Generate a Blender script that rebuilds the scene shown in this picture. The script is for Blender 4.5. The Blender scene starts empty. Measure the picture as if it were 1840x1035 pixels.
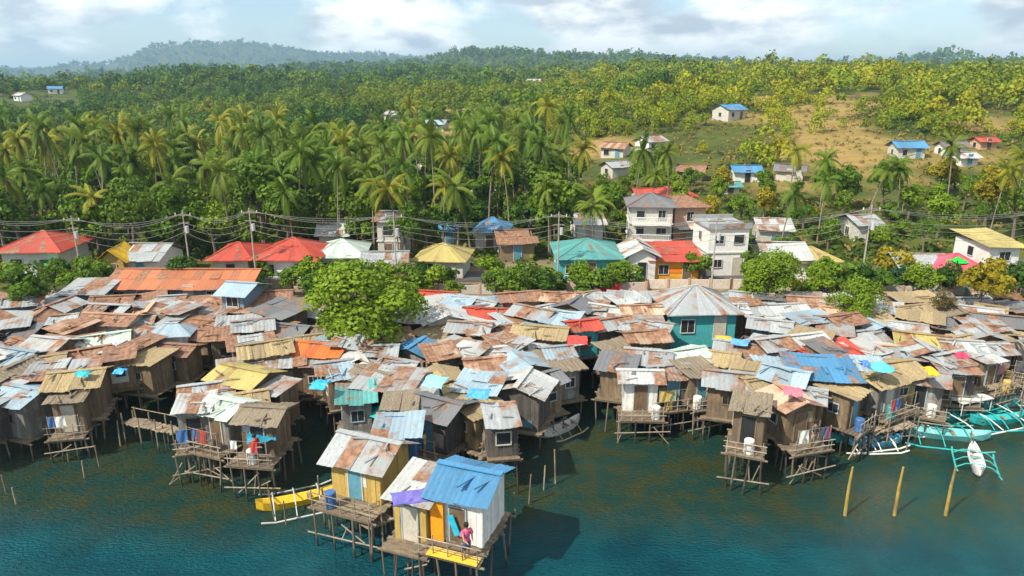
import bpy, bmesh, math, random
import numpy as np
from mathutils import Vector, Matrix
R = math.radians
rng = random.Random(11)
nr = np.random.default_rng(5)
sc = bpy.context.scene
COL = sc.collection

# ------------------------------------------------------------------ camera, sky, sun, exposure
HC = 22.0; PITCH = R(16.4); F = 1243.0
cam = bpy.data.cameras.new('camera'); camo = bpy.data.objects.new('camera', cam); COL.objects.link(camo)
camo.location = (0, 0, HC); camo.rotation_euler = (R(90) - PITCH, 0, 0)
cam.sensor_width = 36; cam.lens = 36 * F / 1840; cam.clip_start = 0.5; cam.clip_end = 20000
sc.camera = camo
SUN_EL, SUN_AZ = R(47), R(232)      # azimuth clockwise from +Y (north): sun behind the camera to the left
w = bpy.data.worlds.new('World'); sc.world = w; w.use_nodes = True
nt = w.node_tree; nt.nodes.clear()
def N(nt, t, **k):
    n = nt.nodes.new(t)
    for a, b in k.items():
        setattr(n, a, b)
    return n
def inp(n, **k):
    for a, b in k.items():
        n.inputs[a.replace('_', ' ')].default_value = b
    return n
sky = N(nt, 'ShaderNodeTexSky', sky_type='NISHITA', sun_disc=False, sun_elevation=SUN_EL, sun_rotation=SUN_AZ)
sky.air_density = 1.0; sky.dust_density = 0.3; sky.ozone_density = 1.5
b1 = N(nt, 'ShaderNodeBackground'); b1.inputs[1].default_value = 0.105
nt.links.new(sky.outputs[0], b1.inputs[0])
tc = N(nt, 'ShaderNodeTexCoord'); mp = N(nt, 'ShaderNodeMapping'); mp.inputs['Scale'].default_value = (1.0, 1.0, 2.3)
mp.inputs['Location'].default_value = (0.35, 0.2, 0.1)
nt.links.new(tc.outputs['Generated'], mp.inputs[0])
n1 = N(nt, 'ShaderNodeTexNoise'); inp(n1, Scale=5.0, Detail=9.0, Roughness=0.56, Distortion=0.25)
nt.links.new(mp.outputs[0], n1.inputs['Vector'])
r1 = N(nt, 'ShaderNodeValToRGB'); r1.color_ramp.elements[0].position = 0.41; r1.color_ramp.elements[1].position = 0.53
nt.links.new(n1.outputs['Fac'], r1.inputs[0])
mp2 = N(nt, 'ShaderNodeMapping'); mp2.inputs['Scale'].default_value = (1.0, 1.0, 2.8); mp2.inputs['Location'].default_value = (3.1, 0.7, 0.4)
nt.links.new(tc.outputs['Generated'], mp2.inputs[0])
n2 = N(nt, 'ShaderNodeTexNoise'); inp(n2, Scale=8.0, Detail=9.0, Roughness=0.55)
nt.links.new(mp2.outputs[0], n2.inputs['Vector'])
r2 = N(nt, 'ShaderNodeValToRGB'); r2.color_ramp.elements[0].position = 0.40; r2.color_ramp.elements[1].position = 0.56
r2.color_ramp.elements[0].color = (0.42, 0.46, 0.50, 1); r2.color_ramp.elements[1].color = (0.95, 0.94, 0.90, 1)
nt.links.new(n2.outputs['Fac'], r2.inputs[0])
b2 = N(nt, 'ShaderNodeBackground'); b2.inputs[1].default_value = 1.08
nt.links.new(r2.outputs[0], b2.inputs[0])
mx = N(nt, 'ShaderNodeMixShader'); wo = N(nt, 'ShaderNodeOutputWorld')
nt.links.new(r1.outputs[0], mx.inputs[0]); nt.links.new(b1.outputs[0], mx.inputs[1]); nt.links.new(b2.outputs[0], mx.inputs[2])
nt.links.new(mx.outputs[0], wo.inputs[0])
sl = bpy.data.lights.new('sun', 'SUN'); sl.energy = 4.9; sl.angle = R(0.5); sl.color = (1.0, 0.91, 0.77)
so = bpy.data.objects.new('sun', sl); COL.objects.link(so)
sd = Vector((math.sin(SUN_AZ) * math.cos(SUN_EL), math.cos(SUN_AZ) * math.cos(SUN_EL), math.sin(SUN_EL)))
so.rotation_euler = sd.to_track_quat('Z', 'Y').to_euler()
vs = sc.view_settings; vs.view_transform = 'Standard'; vs.look = 'None'; vs.exposure = 0.62; vs.gamma = 1
sc.cycles.max_bounces = 5; sc.cycles.diffuse_bounces = 2; sc.cycles.glossy_bounces = 2
sc.cycles.transmission_bounces = 2; sc.cycles.volume_bounces = 0; sc.cycles.transparent_max_bounces = 6

# ------------------------------------------------------------------ pixel -> world point at height z
cp, sp = math.cos(PITCH), math.sin(PITCH)
def P(px, py, z=0.0):
    dx = (px - 920) / F; dy = -(py - 517.5) / F
    d = Vector((dx, cp + dy * sp, -sp + dy * cp))
    t = (z - HC) / d.z
    return Vector((d.x * t, d.y * t, z))
def depth(p): return p[1] * cp + (HC - p[2]) * sp
def pix(p):
    D = depth(p); u = -p[1] * sp * -1
    # vertical coordinate in camera space
    v = (p[1] * sp) + (p[2] - HC) * cp
    return 920 + F * p[0] / D, 517.5 - F * v / D
def ss(a, b, x):
    t = np.clip((x - a) / (b - a), 0, 1); return t * t * (3 - 2 * t)

# ------------------------------------------------------------------ terrain height
def vnoise(x, y, seed=0):
    x = np.asarray(x, float); y = np.asarray(y, float)
    xi = np.floor(x); yi = np.floor(y); fx = x - xi; fy = y - yi
    fx = fx * fx * (3 - 2 * fx); fy = fy * fy * (3 - 2 * fy)
    def h(a, b):
        v = np.sin(a * 127.1 + b * 311.7 + seed * 74.7) * 43758.5453
        return v - np.floor(v)
    return (h(xi, yi) * (1 - fx) + h(xi + 1, yi) * fx) * (1 - fy) + (h(xi, yi + 1) * (1 - fx) + h(xi + 1, yi + 1) * fx) * fy - 0.5
DC = [-900, 0, 300, 600, 900, 1200, 1500, 1840, 2700]
DR = [60, 80, 130, 200, 300, 450, 700, 1100, 1800, 2600, 3400, 9000]
TZ = np.array([[2.2] * 9, [2.2] * 9,
    [2.6, 2.6, 2.8, 3.2, 4.5, 7, 7.5, 7, 7],
    [4, 4, 5, 6.5, 10, 15, 16, 14, 12],
    [7, 7, 8, 11, 14, 20, 21, 19, 17],
    [14, 14, 13, 16, 19, 23, 26, 23, 21],
    [16, 16, 15, 20, 26, 24, 24, 28, 32],
    [14, 15, 14, 24, 36, 32, 28, 40, 48],
    [10, 10, 16, 38, 64, 60, 55, 70, 76],
    [14, 16, 20, 44, 56, 50, 50, 60, 70],
    [20, 24, 30, 50, 50, 50, 50, 60, 60],
    [60, 60, 60, 60, 50, 50, 50, 50, 50]], float)
MPX = [-900, 0, 200, 245, 275, 340, 385, 420, 470, 560, 640, 760, 1000, 2700]
MZ = [78, 84, 90, 128, 178, 186, 206, 210, 206, 182, 168, 140, 100, 60]
def ground(x, y):
    x = np.asarray(x, float); y = np.asarray(y, float)
    r = np.sqrt(x * x + y * y)
    px = 920 + F * np.tan(np.clip(np.arctan2(x, np.maximum(y, 1e-3)), -1.2, 1.2)) / cp
    lr = np.log(np.clip(r, 60, 9000)); LR = np.log(DR)
    ci = np.clip(np.interp(px, DC, range(len(DC))), 0, len(DC) - 1.001)
    ri = np.clip(np.interp(lr, LR, range(len(DR))), 0, len(DR) - 1.001)
    c0 = ci.astype(int); r0 = ri.astype(int); fc = ci - c0; fr = ri - r0
    fc = fc * fc * (3 - 2 * fc)
    z = (TZ[r0, c0] * (1 - fc) + TZ[r0, c0 + 1] * fc) * (1 - fr) + (TZ[r0 + 1, c0] * (1 - fc) + TZ[r0 + 1, c0 + 1] * fc) * fr
    m = np.interp(px, MPX, MZ) * ss(3000, 4200, r) * (1 - 0.5 * ss(4400, 6500, r))
    z = np.maximum(z, m)
    a = np.clip(r - 110, 0, 4000) * 0.010
    z = z + a * (vnoise(x / 90, y / 90, 1) + 0.5 * vnoise(x / 38, y / 38, 2)) * np.clip(1.3 - r / 4000, 0.35, 1)
    z = z + np.clip(r - 450, 0, 2500) * 0.026 * vnoise(x / 380, y / 380, 3) + np.clip(r - 300, 0, 2500) * 0.012 * vnoise(x / 150, y / 150, 13)
    z = z + ss(260, 520, r) * (1 - .4 * ss(1500, 2600, r)) * (17 * vnoise(x / 170 + .3, y / 120, 14) + 3) * (1 - .75 * ss(0, 500, x)) + ss(800, 1300, r) * 34 * vnoise(x / 520, y / 330, 15)
    shore = y + 3.0 * vnoise(x / 14, 0 * x, 7) * 2
    s = ss(49, 63, shore)
    return np.where(r < 130, z * 1.0, z) * s + (-2.6) * (1 - s)

# ------------------------------------------------------------------ materials
MATS = {}
def newmat(name):
    m = bpy.data.materials.new(name); m.use_nodes = True
    nt = m.node_tree; bs = nt.nodes['Principled BSDF']; return m, nt, bs
def mixc(nt, f, a, b, mode='MIX'):
    n = N(nt, 'ShaderNodeMix', data_type='RGBA', blend_type=mode)
    for k, v in ((0, f), (6, a), (7, b)):
        if hasattr(v, 'links') or hasattr(v, 'is_linked'): nt.links.new(v, n.inputs[k])
        elif k == 0: n.inputs[0].default_value = v
        else: n.inputs[k].default_value = (*v, 1) if len(v) == 3 else v
    return n.outputs[2]
def ramp(nt, v, p0, p1, c0=(0, 0, 0, 1), c1=(1, 1, 1, 1)):
    r = N(nt, 'ShaderNodeValToRGB'); e = r.color_ramp.elements
    e[0].position = p0; e[1].position = p1; e[0].color = c0; e[1].color = c1
    nt.links.new(v, r.inputs[0]); return r.outputs[0]
def objco(nt, scale=(1, 1, 1), world=False):
    t = N(nt, 'ShaderNodeTexCoord'); m = N(nt, 'ShaderNodeMapping'); m.inputs['Scale'].default_value = scale
    if world:
        g = N(nt, 'ShaderNodeNewGeometry'); nt.links.new(g.outputs['Position'], m.inputs[0])
    else:
        nt.links.new(t.outputs['Object'], m.inputs[0])
        oi = N(nt, 'ShaderNodeObjectInfo'); cb = N(nt, 'ShaderNodeCombineXYZ')
        mu = N(nt, 'ShaderNodeMath', operation='MULTIPLY'); mu.inputs[1].default_value = 53.0
        nt.links.new(oi.outputs['Random'], mu.inputs[0])
        nt.links.new(mu.outputs[0], cb.inputs[0]); nt.links.new(mu.outputs[0], cb.inputs[1]); nt.links.new(cb.outputs[0], m.inputs['Location'])
    return m.outputs[0]
def noise(nt, vec, scale, detail=4.0, rough=0.55, dist=0.0):
    n = N(nt, 'ShaderNodeTexNoise'); inp(n, Scale=scale, Detail=detail, Roughness=rough, Distortion=dist)
    nt.links.new(vec, n.inputs['Vector']); return n.outputs['Fac']
def bump(nt, bs, h, strength, dist):
    b = N(nt, 'ShaderNodeBump'); b.inputs['Strength'].default_value = strength; b.inputs['Distance'].default_value = dist
    nt.links.new(h, b.inputs['Height']); nt.links.new(b.outputs[0], bs.inputs['Normal'])
def tin(c, rust=0.45, metal=0.0):
    """painted or galvanised corrugated sheet; rust patches, per-sheet tone"""
    key = ('tin', c, rust)
    if key in MATS: return MATS[key]
    m, nt, bs = newmat('corrugated_sheet')
    at = N(nt, 'ShaderNodeAttribute', attribute_name='tone')
    v = objco(nt); nz = noise(nt, v, 0.55, 6, 0.62, 0.3)
    vs_ = objco(nt, (5, 0.6, 5)); st = noise(nt, vs_, 1.6, 5, 0.6)
    c2 = tuple(min(1, x * 0.55) for x in c)
    base = mixc(nt, ramp(nt, at.outputs['Fac'], 0.1, 0.9), c, c2)
    base = mixc(nt, ramp(nt, st, 0.35, 0.7), base, tuple(x * 0.62 + 0.02 for x in c))
    ad = N(nt, 'ShaderNodeMath', operation='ADD'); nt.links.new(nz, ad.inputs[0])
    ml = N(nt, 'ShaderNodeMath', operation='MULTIPLY'); ml.inputs[1].default_value = 0.34; nt.links.new(at.outputs['Fac'], ml.inputs[0])
    nt.links.new(ml.outputs[0], ad.inputs[1])
    rm = ramp(nt, ad.outputs[0], 0.98 - rust * 0.62, 1.06 - rust * 0.5)
    rc = mixc(nt, ramp(nt, noise(nt, v, 3.0, 4), 0.35, 0.65), (0.15, 0.075, 0.042), (0.31, 0.17, 0.10))
    base = mixc(nt, rm, base, rc)
    sp_ = noise(nt, v, 9, 3); base = mixc(nt, ramp(nt, sp_, 0.62, 0.72), base, (0.10, 0.08, 0.06))
    nt.links.new(base, bs.inputs['Base Color']); bs.inputs['Roughness'].default_value = 0.55; bs.inputs['Metallic'].default_value = 0.0
    bs.inputs['Specular IOR Level'].default_value = 0.35
    bump(nt, bs, nz, 0.3, 0.05)
    MATS[key] = m; return m
def wood(c, name='weathered_boards', rough=0.85):
    key = ('wood', c, name)
    if key in MATS: return MATS[key]
    m, nt, bs = newmat(name)
    at = N(nt, 'ShaderNodeAttribute', attribute_name='tone')
    v = objco(nt, (1, 1, 0.35)); nz = noise(nt, v, 5.0, 6, 0.65)
    b = mixc(nt, ramp(nt, at.outputs['Fac'], 0.0, 1.0), tuple(x * 1.25 for x in c), tuple(x * 0.55 for x in c))
    b = mixc(nt, ramp(nt, nz, 0.35, 0.72), b, tuple(x * 0.45 for x in c))
    v2 = objco(nt); b = mixc(nt, ramp(nt, noise(nt, v2, 0.8, 5, 0.6), 0.52, 0.7), b, (0.12, 0.10, 0.08))
    if name == 'weathered_poles':
        gp = N(nt, 'ShaderNodeNewGeometry'); sz_ = N(nt, 'ShaderNodeSeparateXYZ'); nt.links.new(gp.outputs['Position'], sz_.inputs[0])
        b = mixc(nt, ramp(nt, sz_.outputs[2], 0.35, 0.6), (0.030, 0.036, 0.022), b)      # algae and wet wood up to the tide line
    nt.links.new(b, bs.inputs['Base Color']); bs.inputs['Roughness'].default_value = rough
    bs.inputs['Specular IOR Level'].default_value = 0.25
    bump(nt, bs, nz, 0.4, 0.02); MATS[key] = m; return m
def paint(c, dirt=0.5, rough=0.7, name='painted_surface'):
    key = ('paint', c, dirt)
    if key in MATS: return MATS[key]
    m, nt, bs = newmat(name)
    v = objco(nt, (1, 1, 0.5)); nz = noise(nt, v, 1.3, 7, 0.65); at = N(nt, 'ShaderNodeAttribute', attribute_name='tone')
    c0 = c; c = mixc(nt, ramp(nt, at.outputs['Fac'], 0.0, 1.0), tuple(min(1, x * 1.12) for x in c0), tuple(x * 0.78 for x in c0))
    b = mixc(nt, ramp(nt, nz, 0.5 - 0.0 * dirt, 0.5 + 0.3 / max(dirt, .1)), c, tuple(x * 0.42 + 0.02 for x in c0))
    b = mixc(nt, ramp(nt, noise(nt, v, 8, 4), 0.4, 0.75), b, tuple(x * 0.72 for x in c0))
    if name == 'weathered_poles':
        gp = N(nt, 'ShaderNodeNewGeometry'); sz_ = N(nt, 'ShaderNodeSeparateXYZ'); nt.links.new(gp.outputs['Position'], sz_.inputs[0])
        b = mixc(nt, ramp(nt, sz_.outputs[2], 0.35, 0.6), (0.030, 0.036, 0.022), b)      # algae and wet wood up to the tide line
    nt.links.new(b, bs.inputs['Base Color']); bs.inputs['Roughness'].default_value = rough
    bs.inputs['Specular IOR Level'].default_value = 0.3
    MATS[key] = m; return m
def thatch(c):
    key = ('thatch', c)
    if key in MATS: return MATS[key]
    m, nt, bs = newmat('palm_thatch')
    at = N(nt, 'ShaderNodeAttribute', attribute_name='tone')
    v = objco(nt, (9, 1.6, 9)); nz = noise(nt, v, 2.2, 7, 0.7)
    b = mixc(nt, ramp(nt, nz, 0.3, 0.7), tuple(x * 1.25 for x in c), tuple(x * 0.4 for x in c))
    b = mixc(nt, at.outputs['Fac'], b, mixc(nt, 0.5, b, (0.16, 0.13, 0.10)))
    nt.links.new(b, bs.inputs['Base Color']); bs.inputs['Roughness'].default_value = 0.95
    bs.inputs['Specular IOR Level'].default_value = 0.1
    bump(nt, bs, nz, 0.8, 0.06); MATS[key] = m; return m
def leafmat(c1, c2, name='foliage'):
    key = ('leaf', c1, c2)
    if key in MATS: return MATS[key]
    m, nt, bs = newmat(name)
    oi = N(nt, 'ShaderNodeObjectInfo'); at = N(nt, 'ShaderNodeAttribute', attribute_name='tone')
    b = mixc(nt, oi.outputs['Random'], c1, c2)
    b = mixc(nt, at.outputs['Fac'], tuple(x * 0.5 for x in c1), b)
    b2_ = N(nt, 'ShaderNodeBsdfTranslucent'); nt.links.new(b, b2_.inputs[0])
    nt.links.new(b, bs.inputs['Base Color']); bs.inputs['Roughness'].default_value = 0.6; bs.inputs['Specular IOR Level'].default_value = 0.25
    ms = N(nt, 'ShaderNodeMixShader'); ms.inputs[0].default_value = 0.3
    nt.links.new(bs.outputs[0], ms.inputs[1]); nt.links.new(b2_.outputs[0], ms.inputs[2])
    nt.links.new(ms.outputs[0], nt.nodes['Material Output'].inputs[0]); MATS[key] = m; return m
def bark(c=(0.20, 0.16, 0.12)):
    return wood(c, 'bark')

# ------------------------------------------------------------------ mesh builder
class MB:
    def __init__(s): s.v = []; s.f = []; s.t = []
    def add(s, verts, faces, tone=0.5):
        n = len(s.v); s.v += [tuple(p) for p in verts]
        for f in faces: s.f.append(tuple(i + n for i in f)); s.t.append(tone)
    def box(s, c, sz, M=None, tone=0.5, taper=1.0):
        x, y, z = sz[0] / 2, sz[1] / 2, sz[2] / 2; vs_ = []
        for dz in (-1, 1):
            k = 1 if dz < 0 else taper
            for dx, dy in ((-1, -1), (1, -1), (1, 1), (-1, 1)):
                p = Vector((dx * x * k, dy * y * k, dz * z))
                if M: p = M @ p
                vs_.append(p + Vector(c))
        s.add(vs_, [(3, 2, 1, 0), (4, 5, 6, 7), (0, 1, 5, 4), (1, 2, 6, 5), (2, 3, 7, 6), (3, 0, 4, 7)], tone)
    def bar(s, a, b, r0, r1=None, n=6, tone=0.5):
        a = Vector(a); b = Vector(b); r1 = r0 if r1 is None else r1
        d = (b - a).normalized(); u = d.orthogonal().normalized(); w_ = d.cross(u)
        vs_ = [a + (u * math.cos(2 * math.pi * i / n) + w_ * math.sin(2 * math.pi * i / n)) * r0 for i in range(n)]
        vs_ += [b + (u * math.cos(2 * math.pi * i / n) + w_ * math.sin(2 * math.pi * i / n)) * r1 for i in range(n)]
        fs = [(i, (i + 1) % n, n + (i + 1) % n, n + i) for i in range(n)] + [tuple(range(n - 1, -1, -1)), tuple(range(n, 2 * n))]
        s.add(vs_, fs, tone)
    def tube(s, pts, rs, n=7, tone=0.5, sq=1.0):
        pts = [Vector(p) for p in pts]; vs_ = []; fs = []
        for k, p in enumerate(pts):
            d = (pts[min(k + 1, len(pts) - 1)] - pts[max(k - 1, 0)]).normalized()
            u = d.cross(Vector((0.013, 0.99, 0.02))).normalized() if abs(d.y) < 0.9 else d.cross(Vector((1, 0, 0.02))).normalized()
            w_ = d.cross(u)
            for i in range(n):
                t = 2 * math.pi * i / n; vs_.append(p + u * math.cos(t) * rs[k] + w_ * math.sin(t) * rs[k] * sq)
        for k in range(len(pts) - 1):
            for i in range(n):
                j = (i + 1) % n; fs.append((k * n + i, k * n + j, (k + 1) * n + j, (k + 1) * n + i))
        fs += [tuple(range(n - 1, -1, -1)), tuple(range((len(pts) - 1) * n, len(pts) * n))]
        s.add(vs_, fs, tone)
    def mesh(s, name, mat):
        me = bpy.data.meshes.new(name); me.from_pydata(s.v, [], s.f); me.materials.append(mat)
        a = me.attributes.new('tone', 'FLOAT', 'FACE'); a.data.foreach_set('value', s.t); me.update(); return me
    def obj(s, name, mat, parent=None, loc=(0, 0, 0), rot=(0, 0, 0)):
        o = bpy.data.objects.new(name, s.mesh(name, mat)); COL.objects.link(o)
        o.location = loc; o.rotation_euler = rot
        if parent: o.parent = parent
        return o
def npmesh(name, V, Q, mat, tone=None, tint=None):
    me = bpy.data.meshes.new(name); n = len(V); k = Q.shape[1]; m = len(Q)
    me.vertices.add(n); me.vertices.foreach_set('co', V.astype(np.float32).ravel())
    me.loops.add(m * k); me.loops.foreach_set('vertex_index', Q.astype(np.int32).ravel())
    me.polygons.add(m); me.polygons.foreach_set('loop_start', (np.arange(m) * k).astype(np.int32))
    me.update(calc_edges=True)
    if tone is not None:
        a = me.attributes.new('tone', 'FLOAT', 'FACE'); a.data.foreach_set('value', tone.astype(np.float32))
    if tint is not None:
        a = me.attributes.new('tint', 'FLOAT_COLOR', 'POINT'); a.data.foreach_set('color', tint.astype(np.float32).ravel())
    me.materials.append(mat); return me
def empty(name, label, cat, loc=(0, 0, 0), rz=0, group=None):
    o = bpy.data.objects.new(name, None); COL.objects.link(o); o.location = loc; o.rotation_euler = (0, 0, rz)
    o['label'] = label; o['category'] = cat
    if group: o['group'] = group
    return o
def tag(o, label, cat, group=None):
    o['label'] = label; o['category'] = cat
    if group: o['group'] = group
    return o
def child(name, me, parent, loc=(0, 0, 0), rot=(0, 0, 0), s=1.0):
    o = bpy.data.objects.new(name, me); COL.objects.link(o); o.parent = parent; o.location = loc; o.rotation_euler = rot
    o.scale = (s, s, s); return o
def structure(o): o['kind'] = 'structure'; return o

# ------------------------------------------------------------------ terrain and water
def build_terrain():
    na, nd = 300, 300
    az = np.linspace(R(-62), R(62), na); dd = np.concatenate([np.linspace(28, 75, 60), np.geomspace(76, 7500, nd - 60)])
    A, D = np.meshgrid(az, dd); D2 = D / np.cos(np.clip(A, -1.0, 1.0)) ** 0.5
    X = D2 * np.sin(A); Y = D2 * np.cos(A); Z = ground(X, Y)
    V = np.stack([X.ravel(), Y.ravel(), Z.ravel()], 1)
    i, j = np.meshgrid(np.arange(nd - 1), np.arange(na - 1), indexing='ij')
    a = i * na + j; Q = np.stack([a, a + 1, a + na + 1, a + na], -1).reshape(-1, 4)
    m, nt, bs = newmat('hillside')
    v = objco(nt, world=True); n1 = noise(nt, v, 0.018, 6, 0.6); n2 = noise(nt, v, 0.12, 5, 0.6)
    g = mixc(nt, ramp(nt, n2, 0.35, 0.65), (0.035, 0.055, 0.014), (0.085, 0.10, 0.022))
    dry = mixc(nt, ramp(nt, noise(nt, v, 0.35, 5, 0.65), 0.3, 0.7), (0.30, 0.20, 0.07), (0.17, 0.14, 0.045))
    b = mixc(nt, ramp(nt, n1, 0.46, 0.56), g, dry)
    at = N(nt, 'ShaderNodeAttribute', attribute_name='tint'); sepc = N(nt, 'ShaderNodeSeparateColor'); nt.links.new(at.outputs['Color'], sepc.inputs[0])
    b = mixc(nt, ramp(nt, sepc.outputs[0], 0.2, 0.7), g, b)      # r: open dry slopes, g: mud / beaten earth
    mud = mixc(nt, ramp(nt, n2, 0.3, 0.7), (0.16, 0.12, 0.08), (0.26, 0.21, 0.15))
    b = mixc(nt, sepc.outputs[1], b, mud)
    nt.links.new(b, bs.inputs['Base Color']); bs.inputs['Roughness'].default_value = 0.95; bs.inputs['Specular IOR Level'].default_value = 0.1
    bump(nt, bs, n2, 0.5, 1.0)
    r = np.hypot(X, Y).ravel(); open_ = openness(X.ravel(), Y.ravel())
    tint = np.stack([open_, 1 - ss(74, 84, r), 0 * r, 1 + 0 * r], 1)
    me = npmesh('terrain', V, Q, m, tint=tint); me.shade_smooth()
    o = bpy.data.objects.new('terrain', me); COL.objects.link(o); structure(o)
def raycast(px, py, lift=2.5):
    dx = (px - 920) / F; dy = -(py - 517.5) / F; d = Vector((dx, cp + dy * sp, -sp + dy * cp)).normalized(); t = 80.0
    while t < 3000:
        q = Vector((0, 0, HC)) + d * t
        if q.z < float(ground(q.x, q.y)) + lift: break
        t *= 1.012
    return Vector((q.x, q.y, float(ground(q.x, q.y))))
def pxof(x, y): return 920 + F * (x / np.maximum(y, 1)) / cp
OPEN = [(1130, 128, 220, 24), (1320, 122, 140, 18), (1600, 124, 200, 18), (1130, 150, 200, 26), (1290, 165, 190, 40), (1480, 150, 260, 48), (1620, 140, 190, 40), (1240, 135, 150, 20), (1750, 150, 140, 26), (1350, 230, 120, 24), (1650, 250, 90, 26), (1150, 240, 120, 30), (1500, 200, 160, 20), (820, 205, 110, 24), (820, 260, 130, 34), (1560, 235, 150, 40), (1780, 210, 130, 40), (1200, 330, 120, 40), (1700, 420, 150, 60), (1060, 900, 60, 120), (860, 780, 50, 80), (1420, 340, 160, 40), (620, 330, 60, 30)]
def openness(x, y):
    px = pxof(x, y); r = np.hypot(x, y); o = np.zeros_like(r)
    wob = vnoise(x / 22, y / 22, 9) * 0.9 + vnoise(x / 9, y / 9, 10) * 0.5
    for cx, cr, wx, wr in OPEN:
        q = ((px - cx) / (wx * 0.62)) ** 2 + ((r - cr) / (wr * 0.75)) ** 2
        o = np.maximum(o, np.clip(1.3 - q + wob * 1.5, 0, 1))
    return o
build_terrain()
def build_water():
    m, nt, bs = newmat('sea_water')
    v = objco(nt, (1, 1, 1), world=True)
    g = N(nt, 'ShaderNodeNewGeometry'); sx = N(nt, 'ShaderNodeSeparateXYZ'); nt.links.new(g.outputs['Position'], sx.inputs[0])
    big = noise(nt, v, 0.07, 5, 0.6)
    mr = N(nt, 'ShaderNodeMapRange'); inp(mr, **{'From_Min': 27.0, 'From_Max': 38.0}); nt.links.new(sx.outputs[1], mr.inputs[0])
    ad = N(nt, 'ShaderNodeMath', operation='ADD'); nt.links.new(mr.outputs[0], ad.inputs[0]); nt.links.new(big, ad.inputs[1])
    deep = mixc(nt, ramp(nt, noise(nt, v, 0.22, 5), 0.35, 0.65), (0.001, 0.068, 0.096), (0.004, 0.125, 0.160))
    b = mixc(nt, ramp(nt, ad.outputs[0], 0.65, 1.35), deep, mixc(nt, ramp(nt, noise(nt, v, 0.5, 6, 0.65), 0.42, 0.62), (0.018, 0.072, 0.058), (0.060, 0.074, 0.026)))
    nt.links.new(b, bs.inputs['Base Color']); bs.inputs['Roughness'].default_value = 0.05; bs.inputs['IOR'].default_value = 1.33
    v1 = objco(nt, (0.9, 1.7, 1), world=True); w1 = noise(nt, v1, 4.2, 6, 0.66, 0.5)
    v2 = objco(nt, (0.5, 1.0, 1), world=True); w2 = noise(nt, v2, 0.45, 3, 0.5)
    am = N(nt, 'ShaderNodeMath', operation='ADD'); nt.links.new(w1, am.inputs[0]); nt.links.new(w2, am.inputs[1])
    bump(nt, bs, am.outputs[0], 1.0, 0.75)
    mb = MB(); mb.add([(-700, -60, 0), (700, -60, 0), (700, 75, 0), (-700, 75, 0)], [(0, 1, 2, 3)])
    structure(mb.obj('sea', m))
build_water()

# ------------------------------------------------------------------ leaf clouds
def leafquads(C, Nn, size, rg, aspect=0.62):
    """quads centred on C facing Nn, with sizes"""
    n = len(C); a = rg.normal(size=(n, 3)); U = np.cross(Nn, a); U /= np.linalg.norm(U, axis=1)[:, None] + 1e-9
    W = np.cross(Nn, U); s = size[:, None]
    V = np.stack([C - U * s, C + W * s * aspect, C + U * s, C - W * s * aspect], 1).reshape(-1, 3)
    Q = np.arange(4 * n).reshape(n, 4); return V, Q
def crown_pts(rg, n, rad, h, lumps, spread=0.7):
    """n points on a set of lumps filling an ellipsoid; unit normals"""
    L = rg.normal(size=(lumps, 3)); L /= np.linalg.norm(L, axis=1)[:, None]
    L *= (rg.random(lumps) ** 0.5 * spread)[:, None]; L[:, 2] = L[:, 2] * 0.9 + 0.05
    lr = rg.uniform(0.2, 0.46, lumps)
    k = rg.integers(0, lumps, n); d = rg.normal(size=(n, 3)); d /= np.linalg.norm(d, axis=1)[:, None]
    d[:, 2] = np.where(d[:, 2] < -0.35, -d[:, 2] * 0.6, d[:, 2])
    p = L[k] + d * lr[k][:, None] * rg.uniform(0.72, 1.08, n)[:, None]
    p[:, :2] *= rad; p[:, 2] *= h / 2
    nn = d + rg.normal(size=(n, 3)) * 0.5; nn /= np.linalg.norm(nn, axis=1)[:, None]
    return p, nn, k
def tree_meshes(kind, seed):
    rg = np.random.default_rng(seed); rr = random.Random(seed)
    h, rad, ch, n, ls, lumps = {'broad': (8.5, 3.3, 7.0, 2600, 0.27, 17), 'tall': (11.0, 3.0, 8.8, 2700, 0.27, 20), 'bush': (4.6, 2.7, 4.4, 1500, 0.22, 10), 'thin': (8.2, 3.0, 6.0, 1100, 0.21, 14), 'big': (8.5, 3.3, 7.0, 8500, 0.135, 26)}[kind]
    p, nn, k = crown_pts(rg, n, rad, ch, lumps); p[:, 2] += h - ch / 2
    V, Q = leafquads(p, nn, rg.uniform(0.6, 1.3, n) * ls, rg)
    tone = np.clip(rg.random(lumps)[k] * 0.7 + rg.random(n) * 0.5, 0, 1)
    mb = MB(); top = h - ch * 0.45; lean = Vector((rr.uniform(-.5, .5), rr.uniform(-.5, .5), 0))
    mb.tube([(0, 0, -0.6), lean * 0.3 + Vector((0, 0, top * 0.4)), lean + Vector((0, 0, top))], [0.26, 0.19, 0.1], 7)
    for i in range(6):
        a = rr.uniform(0, 6.28); z0 = top * rr.uniform(0.45, 0.9); e = Vector((math.cos(a) * rad * 0.62, math.sin(a) * rad * 0.62, h - ch * rr.uniform(0.25, 0.75)))
        s0 = lean * (z0 / top) + Vector((0, 0, z0)); mb.tube([s0, (s0 + e) / 2 + Vector((0, 0, -0.2)), e], [0.1, 0.07, 0.03], 5)
    return V, Q, tone, mb
LEAF = {'dark': ((0.036, 0.095, 0.010), (0.070, 0.145, 0.014)), 'mid': ((0.095, 0.190, 0.012), (0.16, 0.25, 0.016)),
        'lime': ((0.17, 0.28, 0.014), (0.22, 0.33, 0.016)), 'yellow': ((0.30, 0.25, 0.012), (0.34, 0.30, 0.015)), 'brown': ((0.10, 0.085, 0.03), (0.13, 0.11, 0.035)),
        'blue': ((0.025, 0.075, 0.03), (0.04, 0.10, 0.04))}
TREES = {}
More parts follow.
